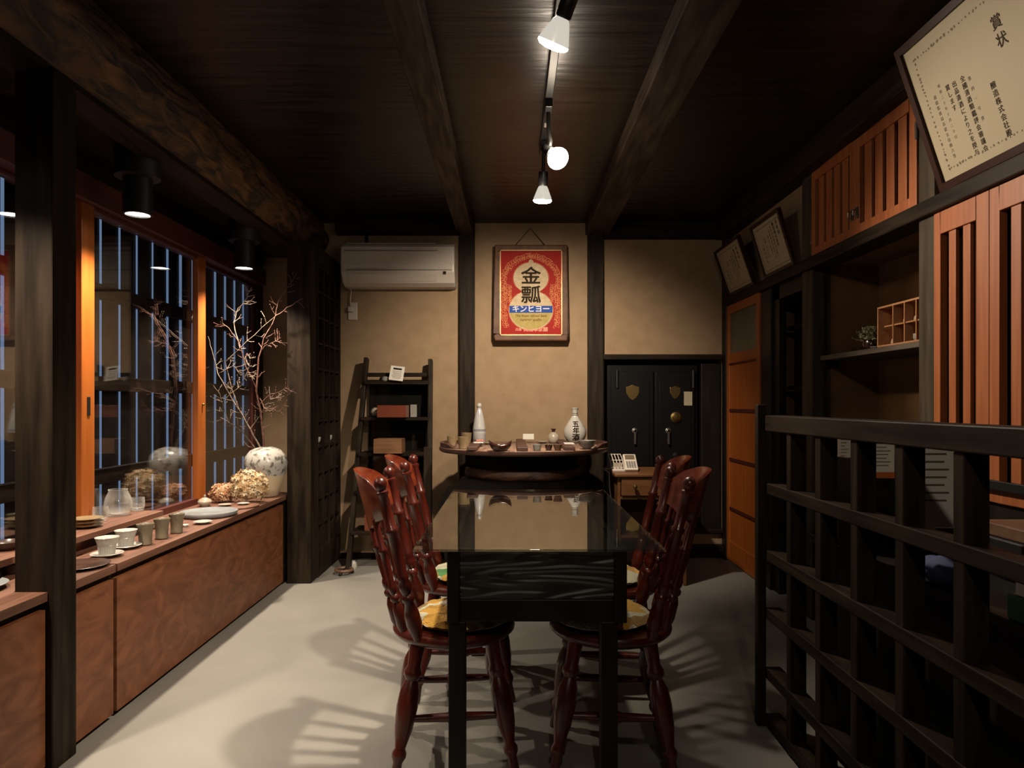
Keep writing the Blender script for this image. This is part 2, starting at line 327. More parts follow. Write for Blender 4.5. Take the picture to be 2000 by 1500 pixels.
def text(name, body, size, m, parent, mtx, extrude=.0004, offset=0, vertical=False, sx=1, line=1.0, spacing=1, shear=0):
    """lettering as a mesh, mtx places the text plane (x right, y up) in WORLD space"""
    cu = bpy.data.curves.new('txt', 'FONT'); cu.body = '\n'.join(body) if vertical else body
    cu.size = size; cu.extrude = extrude; cu.align_x = 'CENTER'; cu.align_y = 'TOP' if vertical else 'CENTER'
    cu.space_line = line; cu.space_character = spacing; cu.resolution_u = 2
    t = bpy.data.objects.new('txt', cu); C.objects.link(t); bpy.context.view_layer.update()
    me = bpy.data.meshes.new_from_object(t.evaluated_get(bpy.context.evaluated_depsgraph_get()))
    bpy.data.objects.remove(t); bpy.data.curves.remove(cu)
    if shear: me.transform(Matrix(((1, shear, 0, 0), (0, 1, 0, 0), (0, 0, 1, 0), (0, 0, 0, 1))))
    if offset:
        bm = bmesh.new()
        for dx, dy in ((0, 0), (1, 0), (-1, 0), (0, 1), (0, -1), (.7, .7), (-.7, -.7)):
            m2 = me.copy(); m2.transform(Matrix.Translation((dx*offset, dy*offset, dx*2e-5+dy*1e-5))); bm.from_mesh(m2); bpy.data.meshes.remove(m2)
        bm.to_mesh(me); bm.free()
    o0 = wl(parent)
    me.transform(Matrix.Scale(sx, 4, (1, 0, 0))); me.transform(Matrix.Translation(-o0) @ mtx); me.materials.clear(); me.materials.append(M[m]); me.name = name
    o = bpy.data.objects.new(name, me); C.objects.link(o); o.parent = parent; return o
def basis(x, y, z, o):
    m = Matrix.Identity(4)
    for i, v in enumerate((x, y, z, o)):
        for j in range(3): m[j][i] = v[j]
    return m

# ================================================================== THE ROOM
D = 5.11; XR = 1.59; XL = -2.02; CZ = 2.5
struct('floor', MB().box(-2.3, 2.4, -1.6, 5.9, -.08, 0), 'concrete')
struct('ceiling', MB().box(-2.4, 2.4, -1.7, 5.75, CZ, CZ+.1), 'ceil')
# back wall: one plaster wall with the opening of the safe niche
NX0, NX1, NZ0, NZ1 = .69, 1.575, .205, 1.49
struct('wall_back', MB().box(-1.95, NX0, D, D+.12, 0, CZ+.1).box(NX1, 2.4, D, D+.12, 0, CZ+.1).box(NX0, NX1, D, D+.12, NZ1, CZ+.1).box(NX0, NX1, D, D+.12, 0, NZ0), 'plaster')
struct('trim_43', MB().box(NX0-.05, NX1+.05, 5.62, 5.7, 0, 1.7), 'black_wood')
struct('trim_1', MB().box(NX0-.03, NX0, D+.12, 5.62, 0, 1.6).box(NX1, NX1+.03, D+.12, 5.62, 0, 1.6).box(NX0, NX1, D+.12, 5.62, NZ0-.03, NZ0).box(NX0, NX1, D+.12, 5.62, NZ1, NZ1+.05), 'black_wood')
trims = [
 (MB().box(-.392, -.277, D-.045, D, 0, CZ), 'post'),                        # back wall posts
 (MB().box(.563, .680, D-.045, D, 0, CZ), 'post'),
 (MB().box(-1.30, -.392, D-.10, D, 2.405, CZ), 'post_x'),                   # side bay lintels
 (MB().box(.680, 1.60, D-.07, D, 2.375, CZ), 'post_x'),
 (MB().box(.680, 1.58, D-.05, D, 1.475, 1.515), 'post_x'),                  # lintel of the safe niche
 (MB().box(.680, 1.58, D-.04, D, .185, .215), 'post_x'),
 (MB().box(.680, 1.58, D-.03, D, 0, .10), 'post_x'),                        # base boards
 (MB().box(-1.30, -.392, D-.05, D, 0, .035), 'post_x'),
 (MB().box(-.277, .563, D-.03, D, 0, .05), 'post_x'),
 (MB().box(-.407, -.292, -1.5, D, 2.405, CZ), 'beam_y'),                    # ceiling beams
 (MB().box(.548, .722, -1.5, D, 2.41, CZ), 'beam_y'),
 (MB().box(-1.55, -1.43, 2.125, 2.243, 0, 2.20), 'post'),                   # foreground post
 (MB().box(-1.437, -1.284, 4.355, 4.50, 0, 2.19), 'post'),                  # post beside the pigeonholes
 (MB().box(XR, XR+.10, 4.20, 4.36, 0, 1.86), 'black_wood'),                 # right wall posts
 (MB().box(XR, XR+.10, 3.62, 3.745, 0, CZ), 'post_r'),
 (MB().box(XR, XR+.10, 2.57, 2.67, 0, 2.37), 'post_r'),
 (MB().box(XR-.025, XR+.10, .2, 5.08, 1.862, 1.922), 'post_y'),             # long head rail of the right wall
 (MB().box(XR-.07, XR+.2, -1.5, D, 2.37, CZ), 'post_y'),                    # beam above it
 (MB().box(XR-.02, XR+.05, 5.02, D, 0, 2.37), 'black_wood'),                # corner post
 (MB().box(-1.93, -1.86, 4.985, 5.1, .0, 2.25), 'black_wood'),                # post ending the left window
 (MB().box(-1.10, -1.075, D-.012, D, 2.29, 2.405), 'post'),                 # small battens over the air conditioner
]
for i, (mb, m) in enumerate(trims): struct('trim_%d' % (i+2), mb, m, bevel=.005)
struct('trim_40', MB().box(-.625, -.60, D-.012, D, 2.29, 2.405), 'plaster', bevel=.002)
# rough hewn log over the window bay (with a sawn lower lip)
def log():
    mb = MB(); n = 90; ys = [1.2-2.7+ (D+1.5-.0)*i/n for i in range(n+1)]
    sec = [(-1.57, 2.216), (-1.515, 2.216), (-1.450, 2.216), (-1.445, 2.225), (-1.415, 2.26), (-1.385, 2.31), (-1.37, 2.36), (-1.375, 2.41), (-1.39, 2.455), (-1.41, 2.52), (-1.57, 2.52)]
    for y in ys:
        for i, (x, z) in enumerate(sec):
            k = 0 if i < 4 or i > 8 else 1
            a = noise.noise(Vector((i*.55, y*3.2, 1)))*.020+noise.noise(Vector((i*1.3, y*9, 5)))*.010
            mb.v.append(Vector((x+k*a, y, z+k*a*.5)))
    m = len(sec)
    for j in range(n):
        for i in range(m):
            i2 = (i+1) % m; mb.f.append([j*m+i, j*m+i2, (j+1)*m+i2, (j+1)*m+i])
    mb.f.append(list(range(m))); mb.f.append([n*m+i for i in range(m)][::-1]); return mb
struct('trim_30', log(), 'rough', smooth=True)
struct('trim_44', MB().box(-1.572, -1.447, -1.5, D, 2.19, 2.2155), 'post_y', bevel=.003)  # dark board under the log, shade of its underside put into the colour
# window bay: soffit, header, walls
struct('trim_31', MB().box(-2.1, -1.57, -1.5, D, 2.24, 2.30), 'ceil')
struct('trim_32', MB().box(-1.93, -1.80, .9, 5.0, 2.012, 2.125), 'red', bevel=.004)
struct('trim_33', MB().box(-2.1, -1.85, .9, 5.0, 2.125, 2.24), 'black_wood')
struct('wall_left', MB().box(-2.3, -2.04, -1.6, .9, 0, 2.6).box(-2.3, -2.04, .9, D, 0, .42).box(-2.3, -2.04, .9, D, 2.2, 2.6)
       .box(-2.04, -1.40, -1.6, -1.5, 0, 2.6), 'black_wood')
struct('wall_front', MB().box(-2.3, 2.4, -1.7, -1.6, 0, 2.6), 'plaster')
# right wall: plaster above the head rail, back walls of the recesses, outer wall
struct('wall_right', MB().box(XR+.03, XR+.10, 3.745, 5.02, 1.922, 2.37).box(XR+.03, XR+.10, .2, 2.57, 1.922, 2.37), 'plaster')
struct('trim_34', MB().box(2.3, 2.4, -1.6, 5.7, 0, 2.6).box(XR+.03, 2.3, 0, .1, 0, 2.6), 'black_wood')
# niche and recess linings
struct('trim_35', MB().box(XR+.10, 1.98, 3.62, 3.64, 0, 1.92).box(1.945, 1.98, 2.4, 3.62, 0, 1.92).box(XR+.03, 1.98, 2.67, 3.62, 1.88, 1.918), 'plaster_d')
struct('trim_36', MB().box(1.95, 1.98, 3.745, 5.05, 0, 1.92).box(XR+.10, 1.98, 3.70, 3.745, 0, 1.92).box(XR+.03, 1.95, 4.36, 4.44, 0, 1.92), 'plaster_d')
struct('trim_37', MB().box(XR+.02, 1.95, 3.745, 4.20, 1.78, 1.861), 'black_wood')
struct('trim_38', MB().box(XR+.02, XR+.045, 4.11, 4.20, 0, 1.86), 'black_wood')
struct('trim_39', MB().box(XR+.06, XR+.075, 3.60, 3.618, .9, 1.86), 'post')

# ---------------------------------------------------------------- windows
def sash(name, y0, y1, x, xf, z0=.563, z1=2.012, sw=(.09, .09), m='orange'):
    s = sthing(name)
    MB().box(xf-.035, xf, y0, y0+sw[0], z0, z1).build('stile', m, s, bevel=.003)
    MB().box(xf-.035, xf, y1-sw[1], y1, z0, z1).build('stile', m, s, bevel=.003)
    MB().box(xf-.035, xf, y0+sw[0], y1-sw[1], z0, z0+.035).build('bottom_rail', 'red', s, bevel=.002)
    MB().box(xf-.035, xf, y0+sw[0], y1-sw[1], z1-.02, z1).build('top_rail', 'red', s, bevel=.002)
    MB().box(x-.003, x+.003, y0+sw[0], y1-sw[1], z0+.035, z1-.02).build('pane', 'glass', s)
    return s
W1 = sash('window_1', .95, 2.895, -1.885, -1.868, sw=(.08, .05))
W2 = sash('window_2', 2.90, 4.075, -1.862, -1.828, sw=(.09, .10))
W3 = sash('window_3', 4.08, 4.98, -1.885, -1.868, sw=(.02, .06), m='red')
# finger pull and latch
MB().box(-1.829, -1.824, 2.935, 2.955, PZ(812, 2.94), PZ(775, 2.94)).build('finger_pull', 'black', W2, bevel=.002)
MB().sphere((-1.822, 4.03, PZ(790, 4.02)), .008, 10, 6).build('latch_knob', 'brass', W2, smooth=True)
# slatted screen outside
scr = thing('slatted_screen', 'dark vertical board screen with narrow gaps standing outside the window', 'screen', (-2.0, 3, .42))
mb = MB(); g = .16; y = 3.32-.16*14
while y < 5.6:
    h_ = .012 if y < 3.9 else .020
    mb.box(-2.003, -2.0, y+h_, y+g-h_, .42, 2.2); y += g
mb.build('boards', 'black_wood', scr)
for z in (1.685, 1.245, .80): MB().box(-1.995, -1.955, .95, 5.10, z-.035, z+.035).build('crossbar', 'post_y', scr, bevel=.003)
MB().box(-1.954, -1.948, .95, 5.10, .837, .843).build('edge_strip', 'steel', scr)

# ---------------------------------------------------------------- window counter (two units) and its boards
def counter_unit(y0, y1, label, notch=None):
    t = thing('window_counter', label, 'counter', (-1.65, (y0+y1)/2, 0))
    def runs(x0, x1, ya, yb, z0, z1):
        mb = MB()
        if notch is None: return mb.box(x0, x1, ya, yb, z0, z1)
        mb.box(x0, x1, ya, notch[0], z0, z1); mb.box(x0, x1, notch[1], yb, z0, z1)
        if x0 < notch[2]: mb.box(x0, notch[2], notch[0], notch[1], z0, z1)
        return mb
    runs(-1.86, -1.475, y0, y1, .03, .525).build('carcass', 'black_wood', t)
    runs(-1.475, -1.452, y0+.008, y1-.008, .02, .508).build('front_panel', 'panel', t)
    runs(-1.87, -1.445, y0, y1-.006, .535, .563).build('worktop', 'counter', t)
    return t
counter_unit(1.2, 2.494, 'shorter window counter unit beside the foreground post', (2.123, 2.245, -1.552))
counter_unit(2.50, 4.335, 'long low window counter with reddish burl front panel')
struct('trim_41', MB().box(-1.87, -1.46, 4.345, 4.56, .0, .534), 'black_wood')
struct('trim_45', MB().box(-1.87, -1.445, 4.336, 4.56, .535, .563), 'counter')

# ---------------------------------------------------------------- pigeonhole lattice cabinet
lt = thing('pigeonhole_shelf', 'dark tall grid of pigeonholes between the post and the air conditioner wall', 'shelf', (-1.34, 4.78, 0))
X0, X1 = -1.405, -1.278; ys = [4.50, 4.645, 4.79, 4.935, 5.08]; zs = [.174+.172*i for i in range(12)]
MB().box(X0-.015, X0, 4.5, 5.08, 0, 2.15).build('back_board', 'black_wood', lt)
MB().box(X0, X1, 4.5, 5.08, 0, .174).build('plinth', 'post', lt, bevel=.003)
MB().box(X0, X1, 4.5, 5.08, 2.08, 2.19).build('top_rail', 'post', lt, bevel=.003)
for y in ys: MB().box(X0, X1, y-.009, y+.009, .174, 2.08).build('divider', 'post', lt, bevel=.002)
for z in zs: MB().box(X0, X1-.004, 4.51, 5.07, z-.008, z+.008).build('shelf_board', 'post', lt, bevel=.002)
def cell(i, j): return (X1-.032, (ys[i]+ys[i+1])/2, zs[j]+.0085)
for (i, j, kind, lab) in ((1, 8, 'c', 'cream card standing in the highest filled pigeonhole'), (0, 7, 'c', 'cream card in the pigeonhole nearest the post'), (2, 7, 'c', 'cream card two cells right of the post-side card'),
                     (0, 4, 'g', 'small white cup in the pigeonhole nearest the post'), (2, 4, 'g', 'small white cup in the pigeonhole nearer the wall')):
    c = cell(i, j)
    if kind == 'c': tag(MB().box(c[0]-.003, c[0]+.003, c[1]-.02, c[1]+.02, c[2], c[2]+.09).build('card', 'paper', origin=c), lab, 'card', 'cards in the pigeonholes')
    else: tag(MB().lathe([(.014, 0), (.016, .004), (.010, .01), (.026, .03), (.029, .055), (.026, .055), (.022, .03), (.002, .015)], c, 20).build('small_cup', 'porcelain', origin=c, smooth=True), lab, 'cup', 'white cups in the pigeonholes')

# ================================================================== LAMPS
for i, (x, y) in enumerate(DOWN):
    lab = ['surface downlight above the foreground end of the counter', 'black cylinder downlight above the teacups, nearer one', 'black cylinder downlight above the vase, farther one'][i]
    t = thing('downlight', lab, 'ceiling light', (x, y, 2.24), 0, 'downlights over the window counter')
    MB().lathe([(.09, 2.24), (.09, 2.12), (.075, 2.118)], (x, y, 0), 36).build('mount', 'black', t, smooth=True)
    MB().lathe([(.058, 2.12), (.058, 1.962), (.055, 1.960), (.049, 1.960), (.049, 1.972)], (x, y, 0), 36, cap=False).build('housing', 'iron', t, smooth=True)
    MB().lathe([(.0489, 1.972), (.0489, 1.967), (.045, 1.966)], (x, y, 0), 32).build('lens', 'lens2', t, smooth=True)
tr = thing('lighting_track', 'black lighting track fixed along the ceiling between two beams', 'track', (.16, 2, 2.5))
MB().box(.143, .177, -1.2, 3.62, 2.465, 2.5).build('rail', 'iron', tr, bevel=.003)
MB().box(.152, .168, 3.20, 3.235, 2.458, 2.465).build('joint_cover', 'white_plastic', tr)
def head(name, lens, aim, label):
    lens = Vector(lens); d = (Vector(aim)-lens).normalized(); t = thing(name, label, 'spotlight', (.16, lens.y-d.y*.12, 2.465), 0, 'spotlights on the ceiling track')
    base = lens-d*.10; top = Vector((.16, base.y-.0, 2.465))
    MB().box(.145, .175, top.y-.06, top.y+.05, 2.43, 2.465).build('adapter', 'iron', t, bevel=.003)
    MB().tube([top-Vector((0, 0, .03)), Vector((.16, base.y, base.z+.10)), base+Vector((0, 0, .05)), base-d*.02], .009, 10).build('stem', 'iron', t, smooth=True)
    q = d.to_track_quat('Z', 'Y').to_matrix().to_4x4(); m = Matrix.Translation(base) @ q
    MB().add(MB().lathe([(.022, -.06), (.024, -.055), (.024, .005), (.020, .01)], n=20), m).build('socket', 'iron', t, smooth=True)
    MB().add(MB().lathe([(.018, .008), (.026, .02), (.045, .068), (.0475, .078)], n=28, cap=False), m).build('bulb', 'reflector', t, smooth=True)
    MB().add(MB().lathe([(.0475, .078), (.0475, .084), (.040, .092), (.020, .097), (.001, .098)], n=28), m).build('lens', 'lens', t, smooth=True)
    return t
LB = [('track_spotlight', (.115, 2.03, 2.20), TRACK[0][1], 'track spotlight nearest the viewer, aimed at the left floor'),
      ('track_spotlight', (.205, 2.93, 2.195), (.55, 2.2, 1.6), 'glaring track spotlight bulb turned towards the viewer'),
      ('track_spotlight', (.16, -.44, 2.225), TRACK[3][1], 'added dim fill spotlight on the track behind the viewpoint'),
     ('track_spotlight', (.155, 3.49, 2.168), (.13, 3.72, 1.2), 'lower track spotlight bulb pointing down at the back wall')]
for l in LB: head(*l)

# ================================================================== BACK WALL THINGS
# ---- poster
pY = 5.02
pt = thing('framed_poster', 'red framed brand poster with a golden gourd hung on the middle wall panel', 'poster', (PX(1036, pY), pY, PZ(667, pY)))
px0, px1, pz0, pz1 = PX(966, pY), PX(1108, pY), PZ(666, pY), PZ(479, pY)
fw = .045
fr = MB()
for a in ((px0, px1, pz1-fw, pz1), (px0, px1, pz0, pz0+fw), (px0, px0+fw, pz0+fw, pz1-fw), (px1-fw, px1, pz0+fw, pz1-fw)):
    fr.box(a[0], a[1], pY-.02, pY+.025, a[2], a[3])
fr.build('frame', 'frame_br', pt, bevel=.008)
g = MB(); gx0, gx1, gz0, gz1 = px0+fw-.006, px1-fw+.006, pz0+fw-.006, pz1-fw+.006
for a in ((gx0, gx1, gz1-.007, gz1), (gx0, gx1, gz0, gz0+.007), (gx0, gx0+.007, gz0, gz1), (gx1-.007, gx1, gz0, gz1)): g.box(a[0], a[1], pY-.024, pY+.0, a[2], a[3])
g.build('fillet', 'gold', pt)
MB().box(px0+.03, px1-.03, pY, pY+.01, pz0+.03, pz1-.03).build('print', 'p_red', pt)
cxp = (px0+px1)/2; cu = PX(1036, pY)
def disc(cx, cz, rx, rz, y, n=64, a0=0, a1=2*math.pi):
    m = MB(); pts = [(cx+rx*math.cos(a0+(a1-a0)*i/n), cz+rz*math.sin(a0+(a1-a0)*i/n)) for i in range(n)]
    return m.prism(pts, 1, y-.001, y)
s = pY/F
zu, zl = PZ(543, pY), PZ(606, pY)
go = disc(cxp, zu, 34*s, 30*s, pY-.0008).add(disc(cxp, zl, 43*s, 39*s, pY-.0012)).add(disc(cxp, zu+30*s, 5*s, 6*s, pY-.001))
go.build('gourd', 'p_gold', pt)
# olive bottom segment and blue band
bz0, bz1 = PZ(611, pY), PZ(597.5, pY)
seg = []
for i in range(33):
    a = math.pi+math.pi*i/32; x = 41*s*math.cos(a); z = 37*s*math.sin(a)
    seg.append((cxp+x, min(zl+z, bz0)))
MB().prism(seg, 1, pY-.0034, pY-.0026).build('gourd_base', 'p_olive', pt)
MB().box(cxp-42*s, cxp+42*s, pY-.0042, pY-.003, bz0, bz1).build('blue_band', 'p_blue', pt, bevel=.006)
# arabesque scrolls round the gourd
rnd = random.Random(4); sc_ = MB()
def curl(cx, cz, r, a0, turns, dirn, w=.0024):
    n = 14; pts = []
    for i in range(n+1):
        t = i/n; rr = r*(1-.8*t); a = a0+dirn*turns*2*math.pi*t; pts.append((cx+rr*math.cos(a), pY-.0016, cz+rr*math.sin(a)))
    sc_.tube(pts, [w*(1-.5*i/n) for i in range(n+1)], 4)
for side in (-1, 1):
    for k in range(40):
        t = k/39
        if t < .45:
            a = math.pi/2-side*(t/.45)*math.pi/2; x = cxp+55*s*math.cos(a); z = zu-6*s+50*s*math.sin(a)
        else:
            u_ = (t-.45)/.55; x = cxp+side*(55-2*u_-10*max(0, u_-.8)*5*.2)*s; z = zu-6*s-u_*88*s
        curl(x, z, 4.6*s, rnd.uniform(0, 6), 1.1, side*(1 if k % 2 else -1)); curl(x-side*(4.5 if t > .1 else 0)*s, z-(4 if t < .3 else 1)*s, 3.4*s, rnd.uniform(0, 6), 1.0, -side)
        if .50 < t < .70: curl(x-side*10*s, z, 4.2*s, rnd.uniform(0, 6), 1.2, side); curl(x-side*15*s, z, 3*s, rnd.uniform(0, 6), 1.2, -side)
sc_.build('scroll_ornament', 'p_orange', pt)
# outline of the gourd
ol = MB()
for (cz, rx, rz, a0, a1) in ((zu, 35*s, 31*s, -.62, math.pi+.62), (zl, 44*s, 40*s, math.pi-.95+.0, 2*math.pi+.95)):
    ol.tube([(cxp+rx*math.cos(a0+(a1-a0)*i/40), pY-.002, cz+rz*math.sin(a0+(a1-a0)*i/40)) for i in range(41)], .0014, 4)
ol.build('gourd_outline', 'p_orange', pt)
back = lambda x, z, y=pY-.0045: basis((1, 0, 0), (0, 0, 1), (0, -1, 0), (x, y, z))
text('lettering', '金', .135, 'ink', pt, back(cxp, PZ(541, pY)), .0008, .0022, sx=1.12)
text('lettering', '瓢', .135, 'ink', pt, back(cxp, PZ(578, pY)), .0008, .0022, sx=1.12)
text('lettering', 'キンヒヨー', .056, 'p_white', pt, back(cxp, PZ(604.2, pY), pY-.006), .0005, .0012, sx=1.0)
text('lettering', 'The finest refined Sake', .025, 'p_brown', pt, back(cxp, PZ(617, pY)), .0003, .0003, shear=.35)
text('lettering', 'Superior quality', .025, 'p_brown', pt, back(cxp, PZ(624.5, pY)), .0003, .0003, shear=.35)
text('lettering', '岡山本家醸', .036, 'p_pink', pt, back(cxp+.035, PZ(644, pY), pY-.002), .0003, .0008)
text('lettering', '兵庫', .024, 'p_pink', pt, back(cxp-.092, PZ(644, pY), pY-.002), .0003, .0005)
hk = (PX(1036, pY), D-.004, PZ(440, pY))
MB().tube([(px0+.14, pY+.02, pz1-.01), hk, (px1-.15, pY+.02, pz1-.01)], .003, 6).build('hanging_cord', 'ink', pt)
# ---- air conditioner
ax0, ax1, ay = PX(666, 4.9), PX(888, 4.9), 4.88
ac = thing('air_conditioner', 'ivory wall mounted air conditioner over the ladder shelf', 'air conditioner', ((ax0+ax1)/2, D, 2.0))
prof = [(D-.002, 2.29), (4.95, 2.305), (4.90, 2.295), (4.88, 2.27), (4.878, 2.14), (4.885, 2.09), (4.93, 2.02), (4.985, 2.0), (D-.002, 2.0)]
MB().prism(prof, 0, ax0, ax1).build('body', 'white_plastic', ac, bevel=.012, seg=3)
MB().box(ax0+.03, ax1-.12, 4.874, 4.880, 2.238, 2.2445).build('panel_seam', 'grey_plastic', ac)
MB().prism([(4.879, 2.10), (4.8845, 2.075), (4.917, 2.03), (4.922, 2.035), (4.890, 2.078), (4.885, 2.10)], 0, ax0+.05, ax1-.13).build('louvre', 'white_plastic', ac, bevel=.002)
MB().box(ax0+.04, ax1-.02, 4.873, 4.880, 2.103, 2.1065).build('panel_seam', 'grey_plastic', ac)
MB().obox((.02, .003, .02), Matrix.Translation((ax1-.07, 4.879, 2.085))).build('indicator', 'ink', ac)
MB().box(ax0+.03, ax1-.14, 4.93, D-.01, 2.297, 2.312).build('intake_grille', 'white_plastic', ac, bevel=.004)
ou = thing('wall_outlet', 'ivory wall outlet with plug below the air conditioner', 'outlet', (PX(690, D), D, PZ(625, D)))
MB().box(PX(680.5, D), PX(698.5, D), D-.012, D-.001, PZ(625, D), PZ(591, D)).build('cover_plate', 'white_plastic', ou, bevel=.003)
MB().box(PX(682, D), PX(692, D), D-.045, D-.012, PZ(610, D), PZ(600, D)).build('plug', 'white_plastic', ou, bevel=.004)
tag(MB().tube([(PX(687, D), D-.03, PZ(601, D)), (PX(686, D), D-.03, PZ(585, D)), (PX(688, D), D-.03, PZ(570, D)), (PX(687, D), D-.04, 2.001)], .0045, 8).build('power_cord', 'white_plastic', origin=(PX(687, D), D, PZ(601, D)), smooth=True), 'short ivory cord hanging from the air conditioner to the outlet', 'cord')
# ---- safe in its niche
sf = thing('safe', 'black two-door safe standing in the wall niche under the lintel', 'safe', (1.05, 5.3, NZ0))
sx0, sx1 = .715, 1.40; sy = 5.135
MB().box(sx0, sx1, sy, 5.6, NZ0, 1.44).build('body', 'safe', sf, bevel=.01)
xm = PX(1277, sy)
for a, b in ((sx0+.03, xm-.006), (xm+.006, sx1-.03)):
    dr = MB().box(a, b, sy-.02, sy, NZ0+.07, 1.39).build('door', 'safe', sf, bevel=.006)
    MB().box(a+.03, b-.03, sy-.026, sy-.02, NZ0+.12, 1.33).build('door_panel', 'safe', dr, bevel=.005)
    cx = (a+b)/2
    sh = [(-.05, .04), (-.025, .045), (0, .055), (.025, .045), (.05, .04), (.047, -.01), (.025, -.045), (0, -.062), (-.025, -.045), (-.047, -.01)]
    zc = PZ(766, sy)
    MB().prism([(cx+x*(1 if a < .9 else .8), zc+z*(1 if a < .9 else .85)) for x, z in sh], 1, sy-.032, sy-.026).build('shield_plate', 'brass', dr, bevel=.002)
    hx = PX(1238, sy) if a < .9 else PX(1303, sy); hz = PZ(841, sy)
    MB().add(MB().lathe([(.022, 0), (.022, .012), (.010, .014), (.010, .03)], n=20), Matrix.Translation((hx, sy-.026, hz)) @ Matrix.Rotation(R(90), 4, 'X')).box(hx-.008, hx+.008, sy-.056, sy-.044, hz-.10, hz+.012).build('handle', 'steel', dr, bevel=.002)
    hgx = PX(1204, sy) if a < .9 else PX(1352, sy)
    MB().tube([(hgx, sy-.03, PZ(758, sy)), (hgx, sy-.03, PZ(724, sy))], .012, 12).build('hinge', 'iron', dr, smooth=True)
    if a > .9:
        MB().add(MB().lathe([(.040, 0), (.040, .010), (.026, .014), (.024, .03), (.004, .032)], n=28), Matrix.Translation((PX(1318, sy), sy-.026, PZ(815, sy))) @ Matrix.Rotation(R(90), 4, 'X')).build('dial', 'brass', dr, smooth=True)
        MB().add(MB().lathe([(.020, 0), (.020, .012), (.004, .016)], n=20), Matrix.Translation((PX(1317, sy), sy-.026, PZ(889, sy))) @ Matrix.Rotation(R(90), 4, 'X')).build('keyhole_cover', 'iron', dr, smooth=True)
lab_ = MB().box(PX(1334, sy), PX(1350, sy), sy-.031, sy-.0265, PZ(792, sy), PZ(765, sy)).build('paper_tag', 'cream_paper', origin=(PX(1342, sy), sy-.03, PZ(792, sy)))
tag(lab_, 'small cream paper tag stuck on the right door of the safe', 'tag')
tag(MB().box(1.42, 1.565, 5.12, 5.5, NZ0, 1.45).build('side_board', 'black_wood', origin=(1.49, 5.3, NZ0), bevel=.004), 'plain dark board closing the gap right of the safe', 'board')

# ---- ladder shelf
ls = thing('ladder_shelf', 'dark leaning ladder shelf below the air conditioner', 'shelf', (PX(760, 4.85), 4.85, 0))
def rail(a, b, wx=.03, wy=.06):
    a = Vector(a); b = Vector(b); d = (b-a); L = d.length; z = d.normalized(); x = Vector((1, 0, 0)); x = (x-z*x.dot(z)).normalized(); y = z.cross(x)
    return MB().obox((wx, wy, L), basis(x, y, z, (a+b)/2))
yt, yb = 5.03, 4.66
lT, lB = Vector((PX(716, yt), yt, PZ(700, yt))), Vector((PX(680, yb), yb, .0))
rT, rB = Vector((PX(841, yt), yt, PZ(703, yt))), Vector((PX(838, yb), yb, .0))
rail(lB, lT).build('side_rail', 'post', ls, bevel=.004); rail(rB, rT).build('side_rail', 'post', ls, bevel=.004)
def rp(a, b, z):
    t = (z-a.z)/(b.z-a.z); return a.lerp(b, t)
for z in (1.30, 1.04, .79, .53, .26):
    a, b = rp(lB, lT, z), rp(rB, rT, z)
    MB().box(a.x+.005, b.x-.005, a.y-.05, min(a.y+.20, 5.07), z-.012, z+.012).build('step', 'post_x', ls, bevel=.003)
MB().box(rp(lB, lT, 1.35).x+.02, rp(rB, rT, 1.35).x-.02, yt-.03, yt-.01, 1.345, 1.375).build('top_bar', 'post_x', ls, bevel=.003)
for z0, z1 in ((1.055, 1.285), (.805, 1.025), (.545, .775)):
    a, b = rp(lB, lT, z0), rp(rB, rT, z0)
    MB().box(a.x+.03, b.x-.02, 5.065, 5.072, z0, z1).build('back_panel', 'panel_gloss', ls)
ob = MB().box(PX(828, 4.61), PX(843, 4.61), 4.595, 4.622, 0, PZ(873, 4.61)).build('upright_board', 'post', origin=(PX(835, 4.61), 4.61, 0), bevel=.003)
tag(ob, 'short dark upright board standing before the right side of the ladder shelf', 'board')
def open_box(name, x0, x1, y0, y1, z0, h, m, label, cat, lidh=0):
    t = thing(name, label, cat, ((x0+x1)/2, (y0+y1)/2, z0))
    w = .007; b = MB().box(x0, x1, y0, y1, z0, z0+w).box(x0, x0+w, y0, y1, z0+w, z0+h).box(x1-w, x1, y0, y1, z0+w, z0+h).box(x0+w, x1-w, y0, y0+w, z0+w, z0+h).box(x0+w, x1-w, y1-w, y1, z0+w, z0+h)
    b.build('box_body', m, t, bevel=.001); MB().box(x0+w, x1-w, y0+w, y1-w, z0+w, z0+w+.01).build('liner', 'black', t); return t
open_box('wooden_box', PX(741, 4.88), PX(796, 4.88), 4.80, 4.96, 1.052, .085, 'redbox', 'red lacquered box on the second step of the ladder shelf', 'box')
open_box('wooden_box', PX(733, 4.80), PX(787, 4.80), 4.74, 4.90, .802, .10, 'wovenbox', 'brown open wooden box on the third step of the ladder shelf', 'box')
open_box('wooden_box', PX(712, 4.7), PX(738, 4.7), 4.70, 4.85, .272, .11, 'redbox', 'small red-brown box on the lowest step of the ladder shelf', 'box')
tag(MB().sphere((PX(735, 4.93)-.01, 4.95, 1.052+.035), .034, 18, 12).build('pottery_ball', 'beige', origin=(PX(735, 4.93), 4.95, 1.052), smooth=True), 'round beige pot beside the red box on the ladder shelf', 'pot')
tag(MB().box(PX(800, 4.93), PX(812, 4.93), 4.97, 5.0, 1.052, 1.052+.09).build('booklet', 'gray_cer', origin=(PX(806, 4.93), 4.98, 1.052)), 'pale grey booklet right of the red box on the ladder shelf', 'booklet')
